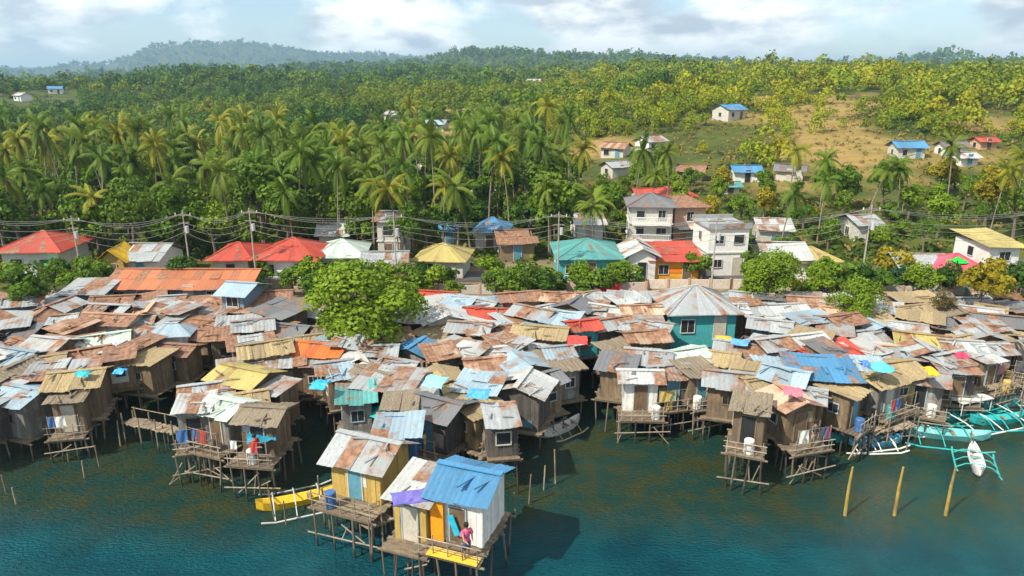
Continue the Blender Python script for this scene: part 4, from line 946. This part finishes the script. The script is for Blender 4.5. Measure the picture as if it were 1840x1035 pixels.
pnames = {0: 'yellow-fronded coconut palm just right of the red-roofed house at far left', 1: 'tall green coconut palm above the twin red-roofed houses', 2: 'yellow coconut palm right of the twin red-roofed houses', 3: 'olive coconut palm behind the overhead wires at centre', 4: 'tall green coconut palm above the three-storey building', 5: 'bright green coconut palm right of the grey concrete block', 6: 'large yellow coconut palm behind the pink-topped house at right', 7: 'yellow coconut palm at the extreme right edge'}
pl = [(148, 7.5, 'yellow', 78), (462, 11, 'green', 84), (712, 8.5, 'yellow', 78), (988, 9, 'olive', 80), (1140, 11.5, 'green', 88), (1412, 8, 'green', 78), (1792, 8.5, 'yellow', 79), (1834, 9, 'yellow', 82)]
pq = random.Random(21)
for i_ in range(900):
    if len(pl) >= 150: break
    d_ = pq.uniform(77, 116) if pq.random() < .75 else pq.uniform(100, 135); p_ = pq.uniform(-40, 1880)
    if p_ > 1050 and (pq.random() < .6 or d_ > 100): continue
    if 1110 < p_ < 1345 and d_ < 92 or 850 < p_ < 915 and d_ < 86: continue
    if any(abs(a - p_) < 19 and abs(d_ - b_) < 5 for a, _, _, b_ in pl): continue
    pl.append((p_, (pq.uniform(9.5, 13.5) if p_ < 1050 else pq.uniform(6, 9)) if d_ > 84 else pq.uniform(7.5, 11) if p_ < 1050 else pq.uniform(6, 9), pq.choice(['green', 'green', 'green', 'olive', 'olive', 'yellow'] if p_ < 900 else ['green', 'olive', 'yellow', 'olive']), d_))
for i_, (px_, h_, c_, d_) in enumerate(pl):
    lb = pnames.get(i_); t = palm(px_, h_, c_, d_, 1.0, lb or {'green': 'green', 'yellow': 'yellowing', 'olive': 'olive green'}[c_] + ' coconut palm rising from the tree belt behind the village')
    if lb: del t['group']
    else: t['group'] = {'green': 'green', 'yellow': 'yellowing', 'olive': 'olive green'}[c_] + ' coconut palms in the tree belt'
    placedp = blds.append((t.location.x + 99999, t.location.y))
tr = random.Random(9); placed = []
cand = []
for i in range(5200):
    r_ = math.sqrt(tr.uniform(76.5 ** 2, 124 ** 2)); a_ = tr.uniform(R(-41), R(41)); cand.append((r_ * math.sin(a_), r_ * math.cos(a_)))
for x_, y_ in cand:
    if len(placed) >= 262: break
    r_ = math.hypot(x_, y_); px_ = float(pxof(x_, y_))
    if y_ < 76: continue
    if float(openness(np.array([x_]), np.array([y_]))[0]) > .4: continue
    if any(abs(x_ - bx) < 3.6 and -5.0 < y_ - by < 4.5 for bx, by in blds): continue
    if 1110 < px_ < 1275 and r_ < 82 or 850 < px_ < 915 and r_ < 84: continue
    sp_ = 3.4 if r_ < 100 else 4.3
    if any((x_ - a) ** 2 + (y_ - b) ** 2 < sp_ ** 2 for a, b in placed): continue
    placed.append((x_, y_)); pt = float(vnoise(x_ / 20, y_ / 20, 31)) + tr.uniform(-.25, .25); warm = (px_ - 900) / 900 * .35
    col = 'dark' if pt < -.26 else ('mid' if pt + warm < .12 else ('yellow' if tr.random() < .18 and px_ > 1250 else ('lime' if tr.random() < .5 else 'mid')))
    if px_ < 500 and col == 'lime' and tr.random() < .5: col = 'mid'
    tree(tr.choice(['broad', 'broad', 'tall', 'broad', 'thin', 'bush', 'bush']), col, x_, y_, tr.uniform(.7, 1.2) * (.66 if px_ > 1000 else 1))

# ------------------------------------------------------------------ utility poles and wires
poles = []
def pole(px, pyb, h, label, arm=True, col=(.36, .35, .31)):
    q = P(px, pyb, 2.2); g = float(ground(q.x, q.y)); t = empty('utility_pole', label, 'utility pole', (q.x, q.y, g))
    mb = MB(); mb.tube([(0, 0, -.3), (0, 0, h)], [.10, .055], 8); mb.obj('shaft', paint(col, .5), t)
    if arm:
        mb = MB(); mb.box((0, 0, h - .5), (1.7, .1, .1)); mb.box((0, 0, h - 1.3), (1.1, .09, .09)); mb.obj('crossarm', wood((.3, .26, .2)), t)
        mb = MB(); [mb.bar((s_ * .75, 0, h - .45), (s_ * .75, 0, h - .25), .05) for s_ in (-1, 0, 1)]; mb.obj('insulators', paint((.7, .7, .68), .1), t)
        mb = MB(); mb.bar((.28, -.1, h - 2.3), (.28, -.1, h - 1.6), .18, n=10); mb.obj('transformer', paint((.45, .47, .48), .3), t)
    poles.append((q.x, q.y, g + h)); return t
pole(-60, 520, 8, 'utility pole beyond the left edge of the red-roofed house')
pole(150, 512, 7.2, 'pale utility pole left of the small yellow hut')
pole(345, 508, 7.6, 'pale utility pole left of the twin red-roofed houses')
pole(462, 512, 8, 'white utility pole in front of the twin red-roofed houses')
pole(714, 524, 8, 'pale utility pole by the road right of the twin red-roofed houses')
pole(1002, 512, 7.6, 'brownish utility pole at the middle of the road')
pole(1277, 530, 7.8, 'pale utility pole right of the orange shop')
pole(1542, 540, 9.2, 'tallest pale utility pole, standing before dark trees at right')
pole(1900, 520, 8, 'utility pole at the extreme right')
wm_ = paint((.22, .22, .21), .1)
for i in range(len(poles) - 1):
    for k_, (o_, dz) in enumerate(((-.7, -.3), (0, -.3), (.7, -.3), (0, -1.3), (.1, -1.7), (-.2, -2.2))):
        a = Vector(poles[i]) + Vector((0, o_ * .5, dz)); b = Vector(poles[i + 1]) + Vector((0, o_ * .5, dz)); n = 10
        pts = [a.lerp(b, t / n) - Vector((0, 0, (.5 + (k_ * 37 % 11) * .07 + (i * 5 % 3) * .12) * math.sin(math.pi * t / n))) for t in range(n + 1)]
        mb = MB(); mb.tube(pts, [.018] * (n + 1), 4)
        tag(mb.obj('power_line', wm_), 'thin overhead wire strung between the roadside utility poles', 'wire', 'overhead wires along the road')

# ------------------------------------------------------------------ boats
def banca(px, py, rz, L, hullc, armc, label, cabin=True, z=0.0, group=None):
    q = P(px, py, 0); t = empty('outrigger_boat', label, 'boat', (q.x, q.y, z), R(rz), group)
    st = [(-.5, .06, .42), (-.42, .24, .22), (-.25, .38, .08), (0, .42, .04), (.25, .38, .08), (.42, .22, .24), (.5, .05, .5)]
    mb = MB(); V = []; n = len(st); W = .62 if L > 5 else .42
    for fx, fw, kz in st:
        x_ = fx * L; wv = fw / .42 * W; top = .42 + (abs(fx) * 2) ** 3 * .38
        V += [(x_, -wv, top), (x_, -wv * .55, kz - .12), (x_, 0, kz - .22), (x_, wv * .55, kz - .12), (x_, wv, top), (x_, wv * .8, top - .02), (x_, 0, kz + .02), (x_, -wv * .8, top - .02)]
    Fc = []
    for i in range(n - 1):
        for j in range(8): Fc.append((i * 8 + j, (i + 1) * 8 + j, (i + 1) * 8 + (j + 1) % 8, i * 8 + (j + 1) % 8))
    Fc += [tuple(range(8)), tuple((n - 1) * 8 + 7 - j for j in range(8))]
    mb.add(V, Fc); mb.obj('hull', paint(hullc, .25, .45), t)
    am = paint(armc, .2); of = L * .32
    for fx in (-.3, -.05, .24):
        a = MB(); x_ = fx * L; a.tube([(x_, -of, .18), (x_, -of * .6, .5), (x_, 0, .62), (x_, of * .6, .5), (x_, of, .18)], [.035] * 5, 6); a.obj('crossbeam', am, t)
    for s_ in (-1, 1):
        a = MB(); a.tube([(-L * .46, s_ * of, .2), (-L * .3, s_ * of, .06), (L * .3, s_ * of, .06), (L * .44, s_ * of, .22)], [.05] * 4, 6); a.obj('outrigger_float', am, t)
    if cabin:
        c_ = MB(); c_.box((-.05 * L, 0, 1.36), (L * .34, W * 2.1, .06)); c_.obj('canopy', paint((.62, .66, .62), .3), t)
        c_ = MB(); [c_.bar((-.05 * L + sx * L * .16, sy * W * .9, .4), (-.05 * L + sx * L * .16, sy * W * .9, 1.34), .025) for sx in (-1, 1) for sy in (-1, 1)]; c_.obj('canopy_post', am, t)
    s_ = MB(); [s_.box((fx * L, 0, .36), (.2, W * 1.5, .05)) for fx in (-.32, .12, .32)]; s_.obj('bench', wood((.34, .26, .16)), t)
    return t
TQ = (0.03, 0.42, 0.42)
banca(1745, 745, 18, 8.2, TQ, (.75, .78, .72), 'turquoise outrigger boat with white crossbeams, outermost at the right')
banca(1598, 758, 8, 6.4, (.06, .50, .62), (.80, .82, .78), 'light blue outrigger boat with canopy moored against the stilts, leftmost of the moored boats')
banca(1690, 785, -14, 5.6, (.16, .50, .50), TQ, 'pale turquoise outrigger boat lying lowest, in front of the two larger boats', cabin=False)
banca(1668, 728, 30, 5.4, (.02, .32, .30), (.75, .75, .7), 'dark teal outrigger boat close under the shacks at right')
banca(1812, 728, 14, 4.2, (.40, .60, .56), TQ, 'small pale boat with turquoise outriggers at the right edge', cabin=False)
banca(1752, 836, 64, 3.4, (.70, .72, .70), (.05, .42, .40), 'small white canoe drifting alone in front of the moored boats', cabin=False)
banca(538, 905, 22, 4.4, (.72, .46, .03), (.50, .55, .52), 'yellow outrigger canoe moored left of the front houses', cabin=False)
banca(1570, 800, 4, 3.6, (.10, .40, .60), (.75, .75, .7), 'small blue boat in front of the moored boats', cabin=False)
banca(1010, 775, 40, 3.2, (.66, .66, .62), (.35, .3, .22), 'small pale canoe beside the dark stilts at centre', cabin=False)
banca(455, 815, 12, 3.4, (.30, .26, .20), (.4, .34, .25), 'grey wooden canoe below the shacks at left of centre', cabin=False)
for px_, w_ in ((1517, 'left'), (1606, 'middle'), (1698, 'right')):
    m = P(px_, 926, 0); h_ = 2.9; mb = MB(); mb.tube([(0, 0, -1.8), (.03, 0, 0), (0.02, .02, h_ * .6), (0.05, 0, h_)], [.08, .09, .075, .05], 9)
    t = tag(mb.obj('mooring_post', wood((.44, .31, .07)), None, m), f'yellow mooring post alone in open water at right, {w_} one of three', 'post')

# ------------------------------------------------------------------ parasols, tarpaulins, washing, drums, posts
def parasol(px, py, r_, c, label, z=3.6):
    q = P(px, py, z); t = empty('parasol', label, 'parasol', (q.x, q.y, z - 1.9)); mb = MB(); n = 10
    V = [(0, 0, 1.95)] + [(math.cos(i * 2 * math.pi / n) * r_, math.sin(i * 2 * math.pi / n) * r_, 1.5) for i in range(n)]; V += [(x_, y_, z_ - .03) for x_, y_, z_ in V]
    mb.add(V, [(0, 1 + i, 1 + (i + 1) % n) for i in range(n)] + [(n + 1, n + 2 + (i + 1) % n, n + 2 + i) for i in range(n)] + [(1 + i, n + 2 + i, n + 2 + (i + 1) % n, 1 + (i + 1) % n) for i in range(n)]); mb.obj('canopy', paint(c, .1), t)
    mb = MB(); mb.bar((0, 0, -.2), (0, 0, 2.0), .025); mb.obj('pole', wood((.5, .48, .44)), t)
parasol(690, 728, 1.0, (.01, .44, .42), 'teal parasol open on a deck between the shacks left of centre')
parasol(462, 738, .75, (.02, .50, .28), 'green parasol open in front of the olive yellow roof')
parasol(322, 722, .5, (.10, .70, .03), 'small vivid green parasol between shacks at left')
parasol(1716, 488, 1.2, (.75, .12, .20), 'pink parasol canopy before the white house near the right edge', z=4.9)
parasol(1722, 462, 1.0, (.02, .55, .06), 'bright green parasol canopy above the pink one near the right edge', z=5.6)
parasol(1585, 650, .8, (.10, .55, .75), 'light blue parasol on the peach roofed shack terrace at right', z=5.2)
parasol(92, 470, 1.5, (.02, .42, .14), 'green parasol in front of the red-roofed house at far left', z=4.4)
parasol(1752, 470, .8, (.70, .50, .02), 'yellow parasol canopy right of the bright green one near the right edge', z=5.2)
tp = random.Random(8)
BR = [((.50, .06, .05), 'red'), ((.06, .16, .38), 'blue'), ((.70, .70, .66), 'white'), ((.55, .40, .12), 'yellow'), ((.08, .32, .32), 'teal'), ((.50, .20, .28), 'pink'), ((.08, .08, .09), 'black'), ((.62, .60, .55), 'pale'), ((.30, .28, .26), 'grey')]
def garment_mesh(k):
    mb = MB(); rr = random.Random(k); w_, h_ = rr.uniform(.32, .6), rr.uniform(.45, .8); n = 4; V = []
    for s_ in (0, -.03):
        for j in range(4):
            for i in range(n + 1): V.append((-w_ / 2 + w_ * i / n + rr.uniform(-.02, .02), s_ + .03 * math.sin(i * 2 + j), -h_ * j / 3))
    m_ = 4 * (n + 1); Fc = []
    for j in range(3):
        for i in range(n): a = j * (n + 1) + i; Fc += [(a, a + 1, a + n + 2, a + n + 1), (m_ + a + 1, m_ + a, m_ + a + n + 1, m_ + a + n + 2)]
    mb.add(V, Fc); return mb
GM = {}
def gmesh(k, c):
    if (k, c) not in GM: GM[(k, c)] = garment_mesh(k).mesh('garment', paint(c, .1))
    return GM[(k, c)]
def nearlm(px, py):
    l = min(LM, key=lambda l: math.hypot(l[0] - px, (l[1] - py) * 1.6)); return f"{dirw(px - l[0], py - l[1])} the {l[2]}"
ulab = set()
def uniq(o, s_, group):
    if s_ in ulab: o['group'] = group
    else: ulab.add(s_)
    o['label'] = s_
clothes = {}
for h in FRONTS:
    if tp.random() < .55:
        c = h['c']; rt = h['root']; M = Matrix.Translation(rt.location) @ Matrix.Rotation(rt.rotation_euler.z, 4, 'Z'); w_ = h['w'] * .9
        p0 = M @ Vector((-w_ / 2, -h['yf'] + .12, 1.45)); t = empty('clothes_line', '', 'washing', (M @ Vector((0, -h['yf'] + .12, 0))), rt.rotation_euler.z)
        mb = MB(); mb.bar((-w_ / 2, 0, -.0), (-w_ / 2, 0, 1.5), .025); mb.bar((w_ / 2, 0, 0), (w_ / 2, 0, 1.5), .025); mb.bar((-w_ / 2, 0, 1.45), (w_ / 2, 0, 1.42), .012, n=4); mb.obj('line', wood((.4, .36, .3)), t)
        cols = []
        for i in range(tp.randrange(1, 5)):
            cc, cn = tp.choice(BR); child('garment', gmesh(tp.randrange(5), cc), t, (-w_ * .42 + tp.uniform(0, w_ * .84), 0, 1.44)); cols.append(cn)
        s_ = f"washing line with {' and '.join(list(dict.fromkeys(cols))[:2])} clothes on a stilt deck {nearlm(h['px'], h['py'])}"; clothes.setdefault(s_, []).append(t)
for s_, ts in clothes.items():
    for t in ts:
        t['label'] = ' '.join(s_.split()[:16])
        t['group'] = 'washing lines on the stilt decks'
def tarp(px, py, w_, d_, c, label, z=5.3):
    q = P(px, py, z); mb = MB(); n = 7; rr = random.Random(int(px)); V = []
    for s_ in (0, -.03):
        for j in range(n):
            for i in range(n): V.append((w_ * (i / (n - 1) - .5) + rr.uniform(-.05, .05), d_ * (j / (n - 1) - .5) + rr.uniform(-.05, .05), rr.uniform(-.04, .06) + s_ - .25 * abs(j / (n - 1) - .5)))
    k = n * n; Fc = []
    for j in range(n - 1):
        for i in range(n - 1): a = j * n + i; Fc += [(a, a + 1, a + n + 1, a + n), (k + a + 1, k + a, k + a + n, k + a + n + 1)]
    for i in range(n - 1): Fc += [(i + 1, i, k + i, k + i + 1), (n * (n - 1) + i, n * (n - 1) + i + 1, k + n * (n - 1) + i + 1, k + n * (n - 1) + i)]
    mb.add(V, Fc); tag(mb.obj('tarpaulin', paint(c, .15, .5), None, (q.x, q.y, z), (R(12), 0, rr.uniform(-.4, .4))), label, 'tarpaulin')
tarp(782, 682, 1.3, 1.1, (.25, .62, .74), 'light blue tarpaulin spread on a tan roof at the middle left')
tarp(574, 688, .9, .9, (.03, .38, .68), 'vivid blue tarpaulin below the bright orange roof')
tarp(860, 704, 1.2, .9, (.08, .34, .58), 'blue tarpaulin on a shack roof at the centre')
tarp(150, 668, .8, .6, (.02, .40, .48), 'small teal tarpaulin left of the canal at far left', 4.9)
tarp(215, 664, .7, .6, (.05, .34, .66), 'small blue tarpaulin at the head of the left canal', 4.9)
tarp(1425, 700, 1.0, .8, (.80, .16, .22), 'pinkish red tarpaulin left of the large bright blue roof')
tarp(1038, 608, 1.3, 1.1, (.72, .06, .05), 'bright red tarpaulin on roofs between the olive roof and the orange roof')
tarp(470, 780, 1.5, 1.0, (.02, .26, .40), 'dark teal tarpaulin hung before the brown stilt shack', 3.4)
tarp(1330, 612, 1.2, .8, (.10, .32, .66), 'blue tarpaulin right of the teal-walled house', 4.5)
tarp(1300, 606, 1.1, .7, (.80, .42, .03), 'orange tarpaulin in front of the teal-walled house', 4.2)
tarp(1672, 664, .7, 1.0, (.80, .45, .02), 'yellow tarpaulin hanging between roofs at the right', 4.6)
tarp(1728, 636, .8, .6, (.75, .05, .12), 'crimson tarpaulin on roofs behind the moored boats', 5.4)
tarp(1555, 650, .5, .6, (.08, .22, .66), 'small deep blue tarpaulin behind the tan roof at right', 5.4)
tarp(742, 888, 1.9, .8, (.16, .14, .46), 'purple tarpaulin lying on the roof of the yellow-brown stilt room', 4.55)
dm_ = MB(); dm_.tube([(0, 0, 0), (0, 0, .05), (0, 0, .4), (0, 0, .45), (0, 0, .8), (0, 0, .84)], [.26, .28, .27, .285, .28, .25], 12)
dmesh = {}
def drum(px, py, z, c, cn, place):
    q = P(px, py, z); 
    if cn not in dmesh: dmesh[cn] = dm_.mesh('water_drum', paint(c, .15, .4))
    o = bpy.data.objects.new('water_drum', dmesh[cn]); COL.objects.link(o); o.location = q; tag(o, ' '.join(f'{cn} plastic water drum {place}'.split()[:16]), 'drum', 'water drums on decks'); return o
for h in FRONTS:
    rt = h['root']
    if tp.random() < .55:
        c, cn = tp.choice([BR[1], BR[1], BR[2], BR[4], BR[3]]); o = drum(h['px'], h['py'], 3, c, cn, f"on a stilt deck {nearlm(h['px'], h['py'])}")
        o.location = (Matrix.Translation(rt.location) @ Matrix.Rotation(rt.rotation_euler.z, 4, 'Z')) @ Vector((tp.uniform(-.4, .4) * h['w'], -h['yf'] + .4, -.02))
# mooring poles standing in the water, each on its own
mp_ = [wood((.38, .31, .22), 'bamboo'), wood((.22, .18, .14), 'old_poles')]
pr = random.Random(3)
for (px_, py_) in [(485, 905), (498, 935), (515, 945), (575, 905), (590, 925), (640, 950), (930, 930), (948, 905), (975, 880), (1000, 868), (1370, 830), (1400, 845), (1440, 850), (1455, 835), (1535, 815), (1470, 845), (180, 840), (150, 858), (30, 905), (12, 880), (215, 800), (255, 790), (390, 835), (372, 815), (1745, 815), (1590, 800), (1625, 812), (1830, 760), (1110, 790), (1085, 775), (300, 810), (340, 800)]:
    q = P(px_, py_, 0); h_ = pr.uniform(1.0, 2.4); mb = MB(); mb.bar((0, 0, -1.6), (pr.uniform(-.2, .2), pr.uniform(-.2, .2), h_), .05, .04)
    tag(mb.obj('mooring_pole', pr.choice(mp_), None, q), f"thin bamboo mooring pole in the water {nearlm(px_, py_)}", 'pole', 'bamboo mooring poles in the water')
# bamboo footbridges
def bridge(a, b, label, z=2.0):
    a, b = P(*a, z), P(*b, z); m = (a + b) / 2; d = b - a; L = d.length; t = empty('footbridge', label, 'footbridge', m, math.atan2(d.y, d.x)); mb = MB(); rr = random.Random(int(L * 100)); n = int(L / .2)
    for i in range(n): mb.box((-L / 2 + (i + .5) * L / n, rr.uniform(-.05, .05), 0), (.15, .9 + rr.uniform(-.2, .2), .05), Matrix.Rotation(rr.uniform(-.1, .1), 3, 'Z'), rr.random())
    mb.obj('deck', wood((.38, .31, .22)), t); mb = MB(); k = int(L / 1.4) + 1
    for i in range(k + 1):
        for s_ in (-.4, .4): mb.bar((-L / 2 + L * i / k, s_, -3.6), (-L / 2 + L * i / k, s_, .5 + rr.random() * .4), .045, tone=rr.random())
    mb.bar((-L / 2, .4, .7), (L / 2, .4, .75), .03); mb.obj('support', wood((.3, .25, .19), 'weathered_poles'), t)
bridge((585, 905), (660, 880), 'bamboo footbridge left of the white-roofed yellow house', 1.7)
bridge((655, 948), (700, 925), 'short bamboo gangway left of the yellow-brown stilt room', 1.7)
bridge((1560, 775), (1640, 760), 'bamboo landing beside the light blue boat', 1.2)
bridge((230, 755), (320, 775), 'bamboo walkway crossing the mouth of the left canal', 1.6)
bridge((1740, 700), (1830, 690), 'bamboo walkway behind the turquoise boats', 1.6)
# ------------------------------------------------------------------ people
def person(loc, rz, shirt, trousers, label, pose='stand', parent_z=0):
    me = bpy.data.meshes.new('person'); k = {'stand': 0, 'walk': 1, 'reach': 2}[pose]; st = .22 if k == 1 else .03; ar = .55 if k == 2 else .08
    J = [(0, 0, .92, .13, .10), (0, 0, 1.12, .12, .09), (0, 0, 1.36, .155, .10), (0, .0, 1.48, .055, .055), (0, -.01, 1.62, .09, .10), (0, -.005, 1.71, .07, .08),
         (-.19, 0, 1.38, .055, .055), (-.25, -ar * .5, 1.14, .042, .042), (-.24, -.08 - ar, .96 + ar * .5, .032, .032), (.19, 0, 1.38, .055, .055), (.26, .02, 1.13, .042, .042), (.25, -.07, .90, .032, .032),
         (-.10, 0, .86, .085, .085), (-.11, -st, .48, .06, .06), (-.11, -st * .6, .08, .042, .042), (-.11, -st * .6 - .15, .03, .035, .03), (.10, 0, .86, .085, .085), (.11, st * .6, .48, .06, .06), (.11, st, .08, .042, .042), (.11, st - .15, .03, .035, .03), (-.23, -.13 - ar, .90 + ar * .5, .025, .018), (.25, -.11, .82, .025, .018)]
    E = [(0, 1), (1, 2), (2, 3), (3, 4), (4, 5), (2, 6), (6, 7), (7, 8), (8, 20), (2, 9), (9, 10), (10, 11), (11, 21), (0, 12), (12, 13), (13, 14), (14, 15), (0, 16), (16, 17), (17, 18), (18, 19)]
    me.from_pydata([j[:3] for j in J], E, []); o = bpy.data.objects.new('person', me); COL.objects.link(o)
    sk = o.modifiers.new('skin', 'SKIN'); o.modifiers.new('smooth', 'SUBSURF').render_levels = 1
    for v_, j in zip(me.skin_vertices[0].data, J): v_.radius = (j[3], j[4])
    me.skin_vertices[0].data[0].use_root = True; me.materials.append(paint((.34, .19, .11), .1))
    o.location = loc; o.rotation_euler = (0, 0, rz); tag(o, label, 'person')
    mb = MB(); mb.tube([(0, 0, .86), (0, 0, 1.1), (0, 0, 1.3), (0, 0, 1.42), (0, 0, 1.47)], [.165, .15, .185, .16, .08], 10, sq=.72)
    for s_ in (-1, 1): mb.tube([(s_ * .15, 0, 1.42), (s_ * .21, -.01, 1.33), (s_ * .245, -.02, 1.2)], [.085, .08, .075], 8)
    mb.obj('shirt', paint(shirt, .1), o); mb = MB()
    mb.tube([(0, 0, .92), (0, 0, .80)], [.165, .17], 10, sq=.75)
    for s_, y_ in ((-1, -st), (1, st * .6)): mb.tube([(s_ * .09, 0, .85), (s_ * .11, y_ * .95, .50)], [.11, .095], 8)
    mb.obj('shorts', paint(trousers, .1), o)
    mb = MB(); mb.tube([(0, .015, 1.60), (0, .015, 1.68), (0, .01, 1.75), (0, .005, 1.79)], [.105, .118, .10, .04], 9); mb.obj('hair', paint((.015, .012, .01), .1), o); return o
def deckpt(h, fx, fy): 
    rt = h['root']; return (Matrix.Translation(rt.location) @ Matrix.Rotation(rt.rotation_euler.z, 4, 'Z')) @ Vector((fx * h['w'], -h['yf'] + fy, -.02))
banca(1548, 790, 12, 5.0, TQ, (.78, .8, .76), 'turquoise outrigger boat tied to the stilts under the large blue roof', cabin=False)
for (bx, by, br, bl, w__) in [(1578, 722, 24, 4.2, 'farthest left'), (1628, 742, -12, 4.0, 'between two larger boats'), (1706, 738, 34, 4.4, 'middle of the tangle'), (1790, 760, 6, 4.0, 'lowest at the far right'), (1830, 712, 20, 4.2, 'cut by the right edge'), (1655, 768, 14, 3.8, 'in front of the tangle')]:
    banca(bx, by, br, bl, TQ if bx % 4 else (.10, .46, .50), rng.choice([TQ, (.1, .5, .45), (.66, .72, .68)]), f'small turquoise outrigger boat in the tangle of boats at right, {w__}', cabin=False)
HA = [h for h in HOUSES if h['porch'] == 'A'][0]
person(deckpt(HA, .28, .35), .5, (.62, .10, .24), (.08, .10, .2), 'person in a pink shirt standing on the front deck of the blue-roofed house', 'reach')
pp = [((.55, .55, .52), 'white', (.10, .1, .1), 'walk'), ((.05, .16, .42), 'blue', (.3, .26, .2), 'stand'), ((.50, .05, .04), 'red', (.07, .08, .12), 'reach'), ((.55, .40, .06), 'yellow', (.1, .1, .1), 'stand'), ((.06, .30, .28), 'teal', (.12, .1, .08), 'walk'), ((.10, .10, .10), 'black', (.35, .3, .22), 'stand')]
fh = sorted([h for h in FRONTS if h is not HA and h['yf'] > h['d'] / 2 + .75], key=lambda h: h['px']); fh = fh[::max(1, len(fh) // 6)][:6]
for (sc2, cn, tc2, ps), h in zip(pp, fh): person(deckpt(h, .12, .45), rng.uniform(-1.5, 1.5), sc2, tc2, ' '.join(f"person in a {cn} shirt on the deck {nearlm(h['px'], h['py'])}".split()[:16]), ps)
# ------------------------------------------------------------------ haze
HZ = None
mb = MB(); mb.box((0, 4200, 125), (15000, 9200, 262))
hm = bpy.data.materials.new('haze'); hm.use_nodes = True; nt_ = hm.node_tree; nt_.nodes.clear(); pv = N(nt_, 'ShaderNodeVolumePrincipled'); pv.inputs['Color'].default_value = (.48, .75, 1.0, 1); pv.inputs['Density'].default_value = 0.00022; pv.inputs['Anisotropy'].default_value = 0.3
ho = N(nt_, 'ShaderNodeOutputMaterial'); nt_.links.new(pv.outputs[0], ho.inputs['Volume'])
o = mb.obj('haze', hm); o['kind'] = 'stuff'; o['label'] = 'thin blue haze in the air over the far hills'; o['category'] = 'haze'
